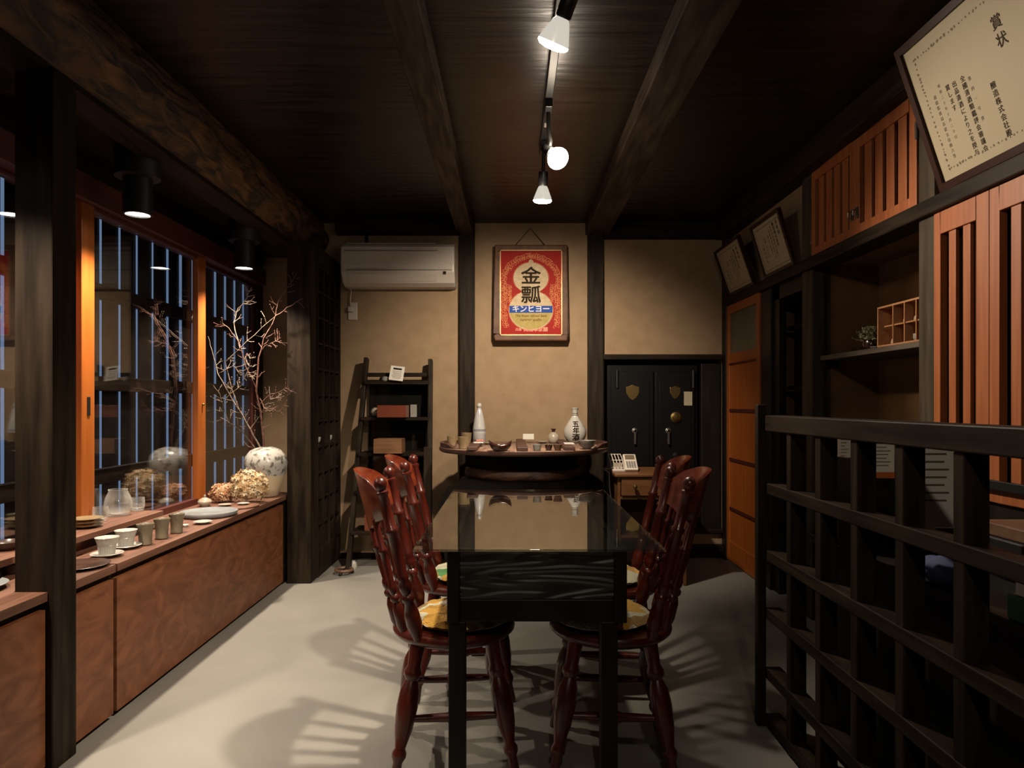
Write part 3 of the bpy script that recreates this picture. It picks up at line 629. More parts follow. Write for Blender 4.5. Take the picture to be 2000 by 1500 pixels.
# leaflet on the top step
lf = thing('leaflet', 'white printed leaflet leaning on the top step of the ladder shelf', 'leaflet', (PX(775, 4.95), 4.95, 1.312))
m = Matrix.Translation((PX(775, 4.93), 4.935, 1.312+.055)) @ Euler((R(-24), R(7), R(4))).to_matrix().to_4x4()
MB().obox((.10, .006, .115), m).build('sheet', 'paper', lf)
MB().obox((.062, .001, .014), m @ Matrix.Translation((0, -.0036, .035))).build('heading', 'ink', lf)
tx = MB()
for i in range(6): tx.obox((.07-.006*(i % 3), .001, .003), m @ Matrix.Translation((0, -.0036, .015-.011*i)))
tx.build('text_lines', 'ink_soft', lf)
bp_ = (PX(752, 4.95), 4.96, 1.312)
tag(MB().lathe([(.022, 0), (.028, .01), (.020, .03), (.008, .035)], bp_, 20).build('small_pot', 'grey_plastic', origin=bp_, smooth=True), 'little dark grey pot left of the leaflet on the ladder shelf', 'pot')
# caster stand at its foot
cs = thing('wheeled_stand', 'low round wheeled stand on the floor at the foot of the ladder shelf', 'stand', (PX(672, 4.62), 4.62, 0))
c0 = Vector((PX(672, 4.6), 4.6, 0))
mbk = MB(); mbk.tube([c0+Vector((.055*math.cos(a), .055*math.sin(a), .03)) for a in [2*math.pi*i/24 for i in range(25)]], .010, 8, cap=False); mbk.build('ring', 'brown_cer', cs, smooth=True)
MB().tube([c0+Vector((-.05, 0, .03)), c0+Vector((.05, 0, .03))], .006, 8).tube([c0+Vector((0, -.05, .03)), c0+Vector((0, .05, .03))], .006, 8).build('crossbar', 'iron', cs)
for a in (.3, 2.4, 4.5):
    q = c0+Vector((.055*math.cos(a), .055*math.sin(a), 0)); MB().sphere(q+Vector((0, 0, .012)), .012, 10, 8).build('wheel', 'iron', cs, smooth=True)
tag(MB().lathe([(.02, 0), (.026, .02), (.022, .045), (.008, .06)], (PX(690, 4.74), 4.74, 0), 20).build('white_ball', 'porcelain', origin=(PX(690, 4.74), 4.74, 0), smooth=True), 'small round white jar on the floor below the ladder shelf', 'jar')

# ================================================================== DISPLAY TABLE WITH TABLEWARE
TX, TY, TZ = .077, 4.50, .87
dt = thing('display_table', 'round barrel-lid display table on a black flared pedestal before the back wall', 'table', (TX, TY, 0))
MB().lathe([(.50, TZ-.035), (.535, TZ-.030), (.55, TZ-.020), (.55, TZ-.0015), (.548, TZ)], (TX, TY, 0), 96, sy=.96).build('tabletop', ['tray'], dt, smooth=True)
MB().lathe([(.540, TZ-.031), (.552, TZ-.024), (.554, TZ-.018), (.554, TZ-.004), (.5505, TZ-.002)], (TX, TY, 0), 96, sy=.96, cap=False).build('edge_band', 'tray_edge', dt, smooth=True)
for sgn in (0, math.pi):
    mb = MB(); n = 20; pts = []
    for i in range(n+1):
        a = sgn+R(-38+76*i/n); h = .028*min(1, math.sin(math.pi*i/n)*2.5)+.001
        for (r, z) in ((.548, 0), (.548, h), (.525, h), (.525, 0)): mb.v.append(Vector((TX+r*math.cos(a), TY+r*math.sin(a)*.96, TZ+z-.0005)))
    for i in range(n):
        for k in range(4): k2 = (k+1) % 4; mb.f.append([i*4+k, i*4+k2, (i+1)*4+k2, (i+1)*4+k])
    mb.f.append([0, 1, 2, 3]); mb.f.append([n*4+k for k in range(4)][::-1]); mb.build('raised_rim', 'tray_edge', dt, smooth=True)
for bx, y0 in ((PX(924, 4.05)-.005, 4.05), (PX(1020.5, 3.98), 3.985), (PX(1113, 4.05), 4.05)):
    MB().box(bx-.032, bx+.032, y0, 4.95 if abs(bx-TX) < .1 else 4.88, TZ, TZ+.024).build('batten', 'tray_edge', dt, bevel=.004)
MB().lathe([(.345, TZ-.035), (.352, TZ-.06), (.345, .77), (.362, .736)], (TX, TY, 0), 64, wob=.03).build('drum', 'charred', dt, smooth=True)
MB().lathe([(.362, .738), (.374, .728), (.376, .70), (.368, .680), (.35, .672)], (TX, TY, 0), 64, wob=.05, seed=3, cap=False).build('worn_band', 'bark', dt, smooth=True)
MB().lathe([(.35, .673), (.42, .66), (.45, .62), (.50, .60), (.53, .55), (.56, .50), (.56, .40), (.52, .2), (.5, 0)], (TX, TY, 0), 72, wob=.035, seed=9).build('pedestal', 'charred', dt, smooth=True)

def on_tray(px, py, dz=0): Y = (H-TZ-dz)*F/(py-CY); return Vector((PX(px, Y), Y, TZ+dz))
def vessel(name, prof, c, m, label, cat, group=None, n=32, wob=0, seed=0, sx=1, sy=1):
    """a turned vessel standing at c"""
    c = Vector(c); o = MB().lathe(prof, c, n, wob=wob, seed=seed, sx=sx, sy=sy).build(name, m, origin=c, smooth=True)
    return tag(o, label, cat, group)
def cup_prof(rb, rt, h, t=.004, foot=.0): return [(rb*.8, 0), (rb, .004), (rb+(rt-rb)*.35, h*.35), (rt, h), (rt-t, h), (rb+(rt-rb)*.35-t, h*.35), (rb*.6, .008), (.001, .007)]
c1, c2, c3 = on_tray(883, 873), on_tray(906, 877), on_tray(911, 867)
vessel('pottery_cup', cup_prof(.027, .032, .072), c1, 'green_cer', 'olive pottery cup at the left end of the display table', 'cup', 'pottery cups on the display table', wob=.03)
vessel('pottery_cup', cup_prof(.031, .037, .076), c2, 'green_cer', 'olive pottery cup in front, nearest the left batten', 'cup', 'pottery cups on the display table', wob=.03, seed=2)
vessel('pottery_cup', cup_prof(.030, .036, .078), c3, 'green_cer', 'olive pottery cup behind the other two on the display table', 'cup', 'pottery cups on the display table', wob=.03, seed=4)
# white bottle
bc = Vector((PX(936, 4.86), 4.86, TZ))
bt = thing('sake_bottle', 'tall milky white bottle with round stopper on the display table', 'bottle', bc)
MB().lathe([(.040, 0), (.045, .006), (.046, .08), (.045, .11), (.034, .175), (.019, .232), (.014, .243), (.014, .25)], bc, 36).build('bottle_body', 'milky', bt, smooth=True)
MB().lathe([(.012, .25), (.017, .254), (.019, .266), (.013, .280), (.001, .285)], bc, 24).build('stopper', 'porcelain', bt, smooth=True)
MB().lathe([(.0465, .082), (.0468, .098)], bc, 36, cap=False).build('grey_band', mat('blue_grey_label', (.33, .35, .38), .4), bt, smooth=True)
tx = MB()
for i in range(5): tx.lathe([(.0468, .03+.009*i), (.0468, .033+.009*i)], bc, 36, cap=False)
tx.build('label_text', mat('pale_grey_print', (.5, .5, .52), .5), bt, smooth=True)
# big flask with writing
fc = Vector((PX(1123, 4.84), 4.84, TZ))
fk = thing('sake_flask', 'big white pear-shaped flask with black brush writing on the display table', 'flask', fc)
fprof = [(.045, 0), (.056, .008), (.076, .045), (.081, .075), (.075, .105), (.052, .145), (.030, .178), (.021, .196), (.0195, .232), (.024, .240), (.024, .250), (.016, .250), (.014, .20)]
MB().lathe(fprof, fc, 48).build('flask_body', 'porcelain', fk, smooth=True)
MB().lathe([(.0222, .196), (.0222, .2), (.0215, .2)], fc, 32, cap=False).lathe([(.0212, .208), (.0212, .212)], fc, 32, cap=False).lathe([(.0245, .240), (.0245, .2425)], fc, 32, cap=False).build('neck_rings', 'ink', fk, smooth=True)
def frad(z):
    for (r0, z0), (r1, z1) in zip(fprof[:9], fprof[1:10]):
        if z0 <= z <= z1: return r0+(r1-r0)*(z-z0)/(z1-z0)
    return .05
def wrap_text(parent, ch, size, zc, m='ink', off=.0016):
    o = text('lettering', ch, size, m, parent, basis((1, 0, 0), (0, 0, 1), (0, -1, 0), (fc.x, fc.y, fc.z+zc)), .0, off)
    o0 = wl(parent)
    bm = bmesh.new(); bm.from_mesh(o.data); bmesh.ops.triangulate(bm, faces=bm.faces)
    bmesh.ops.subdivide_edges(bm, edges=[e for e in bm.edges if e.calc_length() > .006], cuts=2)
    for v in bm.verts:
        z = v.co.z; r = frad(z)+.0012; x = v.co.x; v.co.y = -math.sqrt(max(r*r-x*x, 0))
    bm.to_mesh(o.data); bm.free(); return o
for ch, z, sz in (('五', .132, .046), ('年', .088, .046), ('酒', .040, .052)): wrap_text(fk, ch, sz, z)
# small tokkuri
tc = on_tray(1081, 866)
tk = thing('small_flask', 'round cream sake flask with dark lip on the display table', 'flask', tc)
MB().lathe([(.022, 0), (.034, .012), (.040, .036), (.036, .058), (.020, .074), (.012, .080)], tc, 32).build('flask_body', 'beige', tk, smooth=True)
MB().lathe([(.012, .080), (.011, .088), (.019, .103), (.015, .103), (.007, .088)], tc, 24).build('lip', 'dark_bowl', tk, smooth=True)
# boat-shaped bowl
bc = on_tray(977, 881)
mb = MB(); nu, nv = 28, 9
for j in range(nv):
    t = j/(nv-1)
    for k in range(nu):
        a = 2*math.pi*k/nu; ca, sa = math.cos(a), math.sin(a)
        rim = .036+.026*abs(ca)**3; r = math.sin(t*math.pi/2)**.8
        mb.v.append(bc+Vector((.063*ca*r, .042*sa*r, .002+rim*t**2)))
for j in range(nv-1):
    for k in range(nu): k2 = (k+1) % nu; mb.f.append([j*nu+k, j*nu+k2, (j+1)*nu+k2, (j+1)*nu+k])
bo = mb.build('boat_bowl', 'dark_bowl', origin=bc, smooth=True); so = bo.modifiers.new('s', 'SOLIDIFY'); so.thickness = .005; so.offset = 1
tag(bo, 'dark lacquered boat-shaped bowl left of the middle batten', 'bowl')
# bowls and cups on the right
vessel('shallow_bowl', [(.022, 0), (.026, .004), (.024, .008), (.045, .022), (.055, .055), (.051, .055), (.041, .024), (.020, .012), (.001, .011)], on_tray(1146, 877.5), 'gray_cer', 'pale stoneware bowl near the right end of the display table', 'bowl')
vessel('sake_cup', cup_prof(.020, .026, .038), on_tray(1049, 881), 'gray_cer', 'pale grey sake cup just right of the middle batten', 'cup', 'sake cups on the display table')
vessel('sake_cup', cup_prof(.016, .025, .034), on_tray(1071.5, 880), 'dark_bowl', 'black sake cup between the grey and brown ones', 'cup', 'sake cups on the display table')
vessel('sake_cup', cup_prof(.018, .028, .038), on_tray(1089.5, 880.5), 'brown_cer', 'brown sake cup beside the right batten', 'cup', 'sake cups on the display table')
vessel('small_dish', [(.018, 0), (.022, .004), (.040, .014), (.037, .015), (.018, .007), (.001, .006)], on_tray(1060, 866), 'porcelain', 'small white dish behind the grey sake cup', 'dish')
vessel('small_dish', [(.018, 0), (.022, .004), (.036, .012), (.033, .013), (.018, .007), (.001, .006)], on_tray(953, 868), 'beige', 'small cream dish behind the boat-shaped bowl', 'dish')
def card(name, c, w, d, h, m, label, cat, rx=0, rz=0):
    o = MB().obox((w, d, h), Matrix.Translation(Vector(c)+Vector((0, 0, h/2*math.cos(R(rx))+d/2*abs(math.sin(R(rx)))))) @ Euler((R(rx), 0, R(rz))).to_matrix().to_4x4()).build(name, m, origin=c)
    return tag(o, label, cat)
card('note_card', (PX(1032, 4.86), 4.86, TZ+.024), .078, .004, .040, 'paper', 'small cream note card standing behind the middle batten', 'card', -12)
card('paper_slip', (PX(935, 4.45), 4.45, TZ+.024), .062, .10, .004, 'paper', 'folded white paper slip on the left batten', 'paper')
card('paper_slip', (PX(1111, 4.35), 4.35, TZ+.024), .062, .12, .004, 'paper', 'white printed slip on the right batten', 'paper')
card('red_card', (PX(937, 4.62), 4.66, TZ+.024), .05, .03, .010, 'p_pink', 'little red and pink packet before the milky bottle', 'packet')

# ================================================================== SIDE CABINET WITH TELEPHONE
sc0 = thing('side_cabinet', 'small brown side cabinet with one drawer before the safe', 'cabinet', (.88, 4.53, 0))
CX0, CX1, CY0, CY1, CT = .665, 1.10, 4.30, 4.76, .708
MB().box(CX0-.02, CX1+.02, CY0-.02, CY1, CT-.022, CT).build('top', 'drawer', sc0, bevel=.006)
MB().box(CX0, CX0+.02, CY0, CY1-.01, 0, CT-.022).box(CX1-.02, CX1, CY0, CY1-.01, 0, CT-.022).box(CX0+.02, CX1-.02, CY1-.03, CY1-.01, .05, CT-.022).build('carcass', 'drawer', sc0, bevel=.003)
MB().box(CX0+.02, CX1-.02, CY0+.003, CY1-.03, .545, .563).box(CX0+.02, CX1-.02, CY0+.003, CY1-.03, .30, .315).build('shelf', 'drawer', sc0, bevel=.002)
dw = MB().box(CX0+.024, CX1-.024, CY0-.008, CY0+.012, .568, .682).build('drawer', 'drawer', sc0, bevel=.004)
kx = PX(1239, CY0)
MB().add(MB().lathe([(.006, 0), (.006, .012), (.014, .020), (.013, .030), (.002, .034)], n=20), Matrix.Translation((kx, CY0-.008, .628)) @ Matrix.Rotation(R(90), 4, 'X')).build('knob', 'brass', dw, smooth=True)
def tilt(c, rx, rz=0): return Matrix.Translation(c) @ Euler((R(rx), 0, R(rz))).to_matrix().to_4x4()
ph = thing('card_terminal', 'grey keypad telephone on the side cabinet', 'telephone', (PX(1230, 4.5), 4.5, CT))
m = tilt((PX(1231, 4.48), 4.48, CT+.052), 38)
MB().obox((.085, .15, .022), m).build('body', 'white_plastic', ph, bevel=.005)
MB().obox((.062, .042, .002), m @ Matrix.Translation((0, .042, .012))).build('display', 'ink_soft', ph)
kb = MB()
for i in range(4):
    for j in range(4): kb.obox((.012, .011, .005), m @ Matrix.Translation((-.024+.016*j, -.004-.016*i, .0125)))
kb.build('keys', 'grey_plastic', ph)
MB().prism([(4.43, CT), (4.55, CT), (4.55, CT+.075), (4.54, CT+.078), (4.43, CT+.004)], 0, PX(1231, 4.48)-.035, PX(1231, 4.48)+.035).build('wedge', 'grey_plastic', ph)
ra = thing('card_rack', 'white wire rack of cards left of the keypad telephone', 'rack', (PX(1205, 4.5), 4.5, CT))
rx0, rx1 = PX(1190, 4.5), PX(1219, 4.5)
MB().box(rx0+.006, rx1-.006, 4.42, 4.54, CT, CT+.016).build('base', 'white_plastic', ra, bevel=.003)
wr = MB()
for i in range(5):
    x = rx0+.008+(rx1-rx0-.016)*i/4; wr.tube([(x, 4.43, CT+.014), (x-.006, 4.48, CT+.07), (x-.012, 4.53, CT+.105)], .0028, 6)
for (y, z, dx) in ((4.48, .07, -.006), (4.53, .105, -.012), (4.44, .026, -.001)): wr.tube([(rx0+dx+.008, y, CT+z), (rx1+dx-.008, y, CT+z)], .0028, 6)
wr.build('wires', 'white_plastic', ra)
MB().box(rx0+.018, rx1-.02, 4.44, 4.46, CT+.016, CT+.055).build('card_stack', 'beige', ra)
tag(MB().tube([(PX(1190, 4.5), 4.55, CT+.006), (PX(1178, 4.5), 4.50, CT+.010), (CX0-.030, 4.46, CT-.01), (CX0-.028, 4.46, .6), (CX0-.014, 4.46, .50)], .0035, 8).build('phone_cord', 'white_plastic', origin=(CX0-.014, 4.46, .50), smooth=True), 'thin white cord hanging down the left side of the side cabinet', 'cord')

# ================================================================== TABLE AND CHAIRS
GT = .74
gt = thing('dining_table', 'black wooden table with a wide clear glass top in the middle of the room', 'table', (.072, 2.58, 0))
gx0, gx1 = PX(806, 1.918), PX(1302, 1.918)
MB().box(gx0, gx1, 1.918, 3.25, GT-.007, GT).build('glass_top', 'table_glass', gt, bevel=.001)
BX0, BX1, BY0, BY1, BZ0, BZ1 = -.188, .3325, 1.97, 3.17, .515, .728
MB().box(BX0, BX0+.036, BY0, BY0+.036, BZ0, BZ1).build('corner_post', 'black_wood', gt, bevel=.003)
MB().box(BX1-.036, BX1, BY0, BY0+.036, BZ0, BZ1).build('corner_post', 'black_wood', gt, bevel=.003)
MB().box(BX0+.036, BX1-.036, BY0+.010, BY0+.026, .582, BZ1).build('grain_panel', 'grain', gt, bevel=.002)
MB().box(BX0+.036, BX1-.036, BY0+.014, BY0+.030, BZ0, .580).build('lower_rail', 'black_wood', gt, bevel=.003)
MB().box(BX0, BX0+.02, BY0+.036, BY1, BZ0, BZ1).box(BX1-.02, BX1, BY0+.036, BY1, BZ0, BZ1).box(BX0+.02, BX1-.02, BY1-.02, BY1, BZ0, BZ1).build('side_apron', 'black_wood', gt, bevel=.002)
MB().box(BX0+.02, BX1-.02, BY0+.03, BY1-.02, .700, .716).build('inner_board', 'black_wood', gt)
for lx in (-.160, .283):
    for ly in (1.984, 3.105):
        MB().box(lx-.025, lx+.025, ly, ly+.045, 0, BZ0).build('leg', 'black_wood', gt, bevel=.003)

def make_chair(name, label, group):
    t = thing(name, label, 'chair', (0, 0, 0), 0, group); SZ = .44
    # seat: saddle disc
    mb = MB().lathe([(.001, SZ-.040), (.15, SZ-.040), (.185, SZ-.034), (.198, SZ-.022), (.200, SZ-.012), (.194, SZ-.002), (.18, SZ), (.10, SZ-.006), (.001, SZ-.008)], (0, 0, 0), 48, sx=1.0, sy=1.0)
    mb.build('seat', 'varnish', t, smooth=True, local=True)
    def arc(u, z):                       # u -1..1 across the back, z height -> point on the back surface
        k = (z-SZ)/.47; x = -.115-.07*(1-u*u)-(.11+.012*(1-u*u))*k
        return Vector((x, .175*u*(.88+.12*k), z))
    st = [(0, .016), (.04, .020), (.10, .029), (.17, .026), (.23, .017), (.245, .023), (.27, .023), (.285, .016), (.31, .022), (.34, .024), (.37, .018), (.385, .022), (.40, .018), (.52, .0205), (.655, .0185), (.665, .0235), (.685, .0235), (.695, .018), (.80, .0195), (.885, .017), (.895, .022), (.91, .022), (.918, .014), (.935, .020), (.96, .0245), (.985, .018), (1, .004)]
    for u in (-1, 1):
        MB().turned(arc(u, SZ-.01), arc(u, .93), [(t_, r_*.86) for t_, r_ in st], 16).build('back_post', 'varnish', t, smooth=True, local=True)
    sp = [(0, .010), (.08, .0175), (.22, .017), (.28, .010), (.30, .016), (.33, .016), (.35, .010), (.38, .014), (.42, .014), (.45, .0095), (.62, .0125), (.70, .0105), (.72, .0145), (.74, .0145), (.76, .010), (1, .010)]
    for u in (-.6, -.2, .2, .6):
        MB().turned(arc(u, SZ-.01), arc(u, .79), sp, 12).build('spindle', 'varnish', t, smooth=True, local=True)
    mb = MB(); n = 22; rows = []
    for i in range(n+1):
        u = -.97+1.94*i/n; top = .885+.055*(1-abs(u)**2.4)-.012*math.exp(-(abs(u)-.9)**2*60); bot = .815-.065*(1-u*u)+.008*math.cos(u*9)*.5
        for z, off in ((bot, -.009), (top, -.010), (top+.003, 0), (top, .010), (bot, .009)):
            p = arc(u, z); nx = Vector((-1, -u*.55, 0)).normalized(); mb.v.append(p-nx*off)
    for i in range(n):
        for k in range(5): k2 = (k+1) % 5; mb.f.append([i*5+k, i*5+k2, (i+1)*5+k2, (i+1)*5+k])
    mb.f.append([0, 1, 2, 3, 4]); mb.f.append([n*5+k for k in range(5)][::-1])
    mb.build('crest_rail', 'crest', t, smooth=True, local=True)
    lg = [(0, .015), (.03, .017), (.16, .014), (.20, .022), (.23, .022), (.26, .016), (.40, .028), (.55, .033), (.66, .030), (.74, .019), (.77, .027), (.80, .027), (.84, .020), (1, .024)]
    foot = {}
    for sx in (-1, 1):
        for sy in (-1, 1):
            a = Vector((sx*.185, sy*.175, 0)); b = Vector((sx*.115, sy*.115, SZ-.035)); foot[sx, sy] = (a, b)
            MB().turned(a, b, lg, 16).build('leg', 'varnish', t, smooth=True, local=True)
    strp = [(0, .009), (.2, .012), (.42, .014), (.46, .020), (.54, .020), (.58, .014), (.8, .012), (1, .009)]
    for sx in (-1, 1):
        a = foot[sx, -1][0].lerp(foot[sx, -1][1], .38); b = foot[sx, 1][0].lerp(foot[sx, 1][1], .38)
        MB().turned(a, b, strp, 12).build('stretcher', 'varnish', t, smooth=True, local=True)
    for sy in (-1, 1):
        a = foot[-1, sy][0].lerp(foot[-1, sy][1], .46); b = foot[1, sy][0].lerp(foot[1, sy][1], .46)
        MB().turned(a, b, strp, 12).build('stretcher', 'varnish', t, smooth=True, local=True)
    return t
grp = 'spindle-back chairs around the glass table'
ch = make_chair('spindle_chair', 'red-brown spindle chair at the near left of the glass table', grp)
ch.location = (-.190, 2.245, 0); ch.rotation_euler = (0, 0, R(6))
CH = [((-.190, 2.245), 6), ((-.195, 2.80), 3, 'red-brown spindle chair at the far left of the glass table'),
      ((.322, 2.245), 176, 'red-brown spindle chair at the near right of the glass table'), ((.392, 2.76), 174, 'red-brown spindle chair at the far right of the glass table')]
for (xy, rz, lab) in CH[1:]: dup(ch, (xy[0], xy[1], 0), R(rz), lab, grp)
def cushion_mesh(seed):
    mb = MB(); nr, n = 12, 56
    for side in (1, -1):
        for j in range(nr+1):
            t = j/nr; r = .165*t
            for k in range(n):
                a = 2*math.pi*k/n; h = .024*(1-t**5)**.6 if side > 0 else 0
                b = noise.noise(Vector((math.cos(a)*r*30+seed, math.sin(a)*r*30, 0)))*.007+noise.noise(Vector((math.cos(a)*r*110+seed, math.sin(a)*r*110, 4)))*.0045
                rr = r*(1+.05*noise.noise(Vector((math.cos(a)*3, math.sin(a)*3, seed)))+(.02*noise.noise(Vector((a*14, seed, 0))) if t > .9 else 0))
                mb.v.append(Vector((rr*math.cos(a), rr*math.sin(a), .020+h+(b if side > 0 else 0) if side > 0 else .0+ .020*t**8)))
    off = (nr+1)*n
    for s_ in (0, off):
        for j in range(nr):
            for k in range(n): k2 = (k+1) % n; mb.f.append([s_+j*n+k, s_+j*n+k2, s_+(j+1)*n+k2, s_+(j+1)*n+k])
    return mb
for i, (c, lab, m) in enumerate(((CH[0][0], 'yellow and white fleece cushion on the near left chair', 'cush'), (CH[1][0], 'orange, green and white fleece cushion on the far left chair', 'cush2'),
                                 (CH[2][0], 'yellow and white fleece cushion on the near right chair', 'cush'), (CH[3][0], 'yellow and white fleece cushion on the far right chair', 'cush'))):
    sg = 1 if i < 2 else -1
    o = cushion_mesh(i*7.3).build('seat_cushion', m, local=True, smooth=True); o.location = (c[0]+.028*sg, c[1], .439); o.rotation_euler = (0, 0, i*1.3)
    tag(o, lab, 'cushion', 'fleece cushions on the chairs')

# ================================================================== WINDOW COUNTER THINGS
KZ = .563
def on_counter(px, py, z=KZ): Y = (H-z)*F/(py-CY); return Vector((PX(px, Y), Y, z))
# raised plank shelf
rs = thing('plank_shelf', 'low plank shelf on the window counter under the glassware', 'shelf', (-1.75, 2.3, KZ))
MB().box(-1.825, -1.662, 1.5, 3.255, .615, .640).build('plank', 'counter', rs, bevel=.003)
for y in (1.7, 3.12): MB().box(-1.81, -1.74, y, y+.05, KZ, .615).build('support', 'black_wood', rs)
SZ_ = .640
def on_shelf(px, py): return on_counter(px, py, SZ_)
# plates stack
pp = on_shelf(158, 1033); pp.x += .0
for i in range(3):
    c = pp+Vector((0, .035, .0135*i))
    vessel('small_plate', [(.03, 0), (.036, .004), (.058, .010), (.062, .0125), (.058, .0130), (.034, .007), (.001, .0065)], c, 'green_cer',
           ['olive plate at the bottom of the stack beside the orange frame', 'olive plate in the middle of the stack beside the orange frame', 'olive plate on top of the stack beside the orange frame'][i], 'plate', 'stacked olive plates', wob=.02, seed=i)
def glass(c, prof, label, cat, wob=.0, seed=0, name='drinking_glass'):
    return vessel(name, prof, c, 'blown', label, cat, None, 40, wob, seed)
gsm = [(.018, 0), (.026, .003), (.031, .022), (.031, .045), (.029, .062), (.0275, .062), (.0285, .045), (.0285, .024), (.022, .012), (.001, .011)]
glass(on_shelf(196, 1018), gsm, 'small clear glass between the olive plates and the big glass vase', 'glass', .05, 1)
glass(on_shelf(269, 997), gsm, 'small clear glass right of the big glass vase', 'glass', .05, 2)
gv = [(.030, 0), (.042, .004), (.054, .03), (.056, .055), (.050, .085), (.038, .112), (.040, .120), (.0375, .120), (.0355, .112), (.047, .085), (.053, .055), (.050, .03), (.036, .012), (.001, .010)]
gb = glass(on_shelf(230, 1007), gv, 'big wavy blown glass vessel on the plank shelf', 'glass', .12, 5, 'glass_vessel')
# cups and saucers
def teacup(px, py, label):
    c = on_counter(px, py)
    s = vessel('saucer', [(.028, 0), (.030, .003), (.050, .010), (.058, .014), (.056, .0155), (.032, .006), (.001, .0055)], c, 'porcelain', 'white saucer under the '+label, 'saucer', 'white saucers')
    t = thing('teacup', label, 'teacup', c+Vector((0, 0, .0066)), 0, 'white teacups')
    q = c+Vector((0, 0, .0066))
    MB().lathe([(.024, 0), (.0265, .003), (.0300, .034), (.0325, .038), (.0365, .052), (.0405, .064), (.0425, .068), (.0400, .067), (.0335, .052), (.0295, .038), (.024, .010), (.001, .006)], q, 36).build('cup_body', 'porcelain', t, smooth=True)
    fl = MB()
    for k in range(30):
        a = 2*math.pi*k/30; ca, sa = math.cos(a), math.sin(a)
        fl.tube([q+Vector((.0268*ca, .0268*sa, .004)), q+Vector((.0302*ca, .0302*sa, .034))], .0013, 4)
    fl.build('flutes', 'porcelain', t, smooth=True)
teacup(209, 1087, 'white fluted teacup nearest the foreground post'); teacup(246, 1071, 'white fluted teacup beside the grey cups')
gc = [(.001, 0), (.027, 0), (.029, .004), (.0268, .010), (.0275, .045), (.0345, .082), (.0380, .088), (.0345, .087), (.0260, .045), (.022, .012), (.001, .010)]
for k, (px, py) in enumerate(((284, 1064), (316, 1052), (345, 1041))):
    c = on_counter(px, py)
    mbv = MB().lathe(gc, c, 10, wob=.03, seed=k)
    o = mbv.build('tumbler', 'grey_cup', origin=c, smooth=True, sub=1)
    tag(o, ['grey-brown faceted tumbler beside the white teacups', 'grey-brown faceted tumbler in the middle of the row', 'grey-brown faceted tumbler beside the blue-grey plate'][k], 'cup', 'grey-brown tumblers')
vessel('tiny_dish', [(.010, 0), (.016, .010), (.014, .012), (.001, .006)], on_counter(362, 1029), 'porcelain', 'tiny white dish behind the last grey tumbler', 'dish')
vessel('plate', [(.06, 0), (.065, .004), (.088, .008), (.094, .012), (.090, .014), (.062, .008), (.001, .0075)], on_counter(158, 1108), 'plate_dark', 'dark brown plate at the counter edge beside the foreground post', 'plate')
vessel('large_plate', [(.120, 0), (.134, .004), (.143, .018), (.142, .025), (.134, .025), (.126, .018), (.001, .016)], on_counter(408, 1007), 'plate_blue', 'large pale blue-grey plate on the window counter', 'plate', n=56)
vessel('small_dish', [(.020, 0), (.024, .003), (.044, .013), (.041, .014), (.022, .006), (.001, .005)], on_counter(396, 1023), 'porcelain', 'small white dish before the blue-grey plate', 'dish')
tp = on_counter(400, 989); tp = Vector((tp.x, tp.y, KZ))
pot = thing('lidded_pot', 'little cream lidded pot behind the blue-grey plate', 'pot', tp)
MB().lathe([(.020, 0), (.030, .012), (.038, .024), (.037, .028)], tp, 32).build('pot_body', 'beige', pot, smooth=True)
MB().lathe([(.038, .028), (.030, .040), (.012, .050), (.005, .052), (.008, .058), (.005, .066), (.001, .067)], tp, 32).build('lid', 'beige', pot, smooth=True)
bd = on_counter(462, 990); vessel('serving_board', [(.118, 0), (.122, .003), (.122, .009), (.118, .011), (.001, .011)], bd, 'counter', 'round brown serving board behind the blue-grey plate', 'board', n=48)
vessel('small_dish', [(.016, 0), (.020, .003), (.036, .010), (.033, .011), (.018, .005), (.001, .004)], Vector((PX(452, bd.y)-.02, bd.y-.04, KZ+.0115)), 'beige', 'small cream dish on the left half of the serving board', 'dish')
vessel('small_dish', [(.016, 0), (.020, .003), (.034, .010), (.031, .011), (.018, .005), (.001, .004)], Vector((PX(474, bd.y), bd.y+.01, KZ+.0115)), 'porcelain', 'small white dish on the right half of the serving board', 'dish')
# left of the post
vessel('plate', [(.06, 0), (.065, .004), (.09, .012), (.096, .018), (.092, .02), (.062, .008), (.001, .0075)], (-1.695, 2.14, KZ), 'plate_blue', 'blue plate at the left picture edge behind the foreground post', 'plate')
vessel('bowl', cup_prof(.03, .045, .035), (-1.73, 2.36, KZ), 'plate_dark', 'dark bowl left of the foreground post', 'bowl')
vessel('bowl', cup_prof(.03, .05, .03), Vector((-1.76, 2.38, SZ_)), 'plate_dark', 'dark bowl on the plank shelf left of the foreground post', 'bowl')
# big vase
vc = Vector((PX(519, 4.33), 4.33, KZ))
vprof = [(.070, 0), (.078, .006), (.092, .06), (.115, .125), (.130, .18), (.132, .215), (.122, .255), (.095, .29), (.060, .306), (.045, .309), (.040, .312), (.034, .311), (.034, .29)]
vessel('vase', vprof, vc, 'vase', 'big mottled white and beige stoneware vase at the far end of the counter', 'vase', n=56, wob=.03, seed=2)
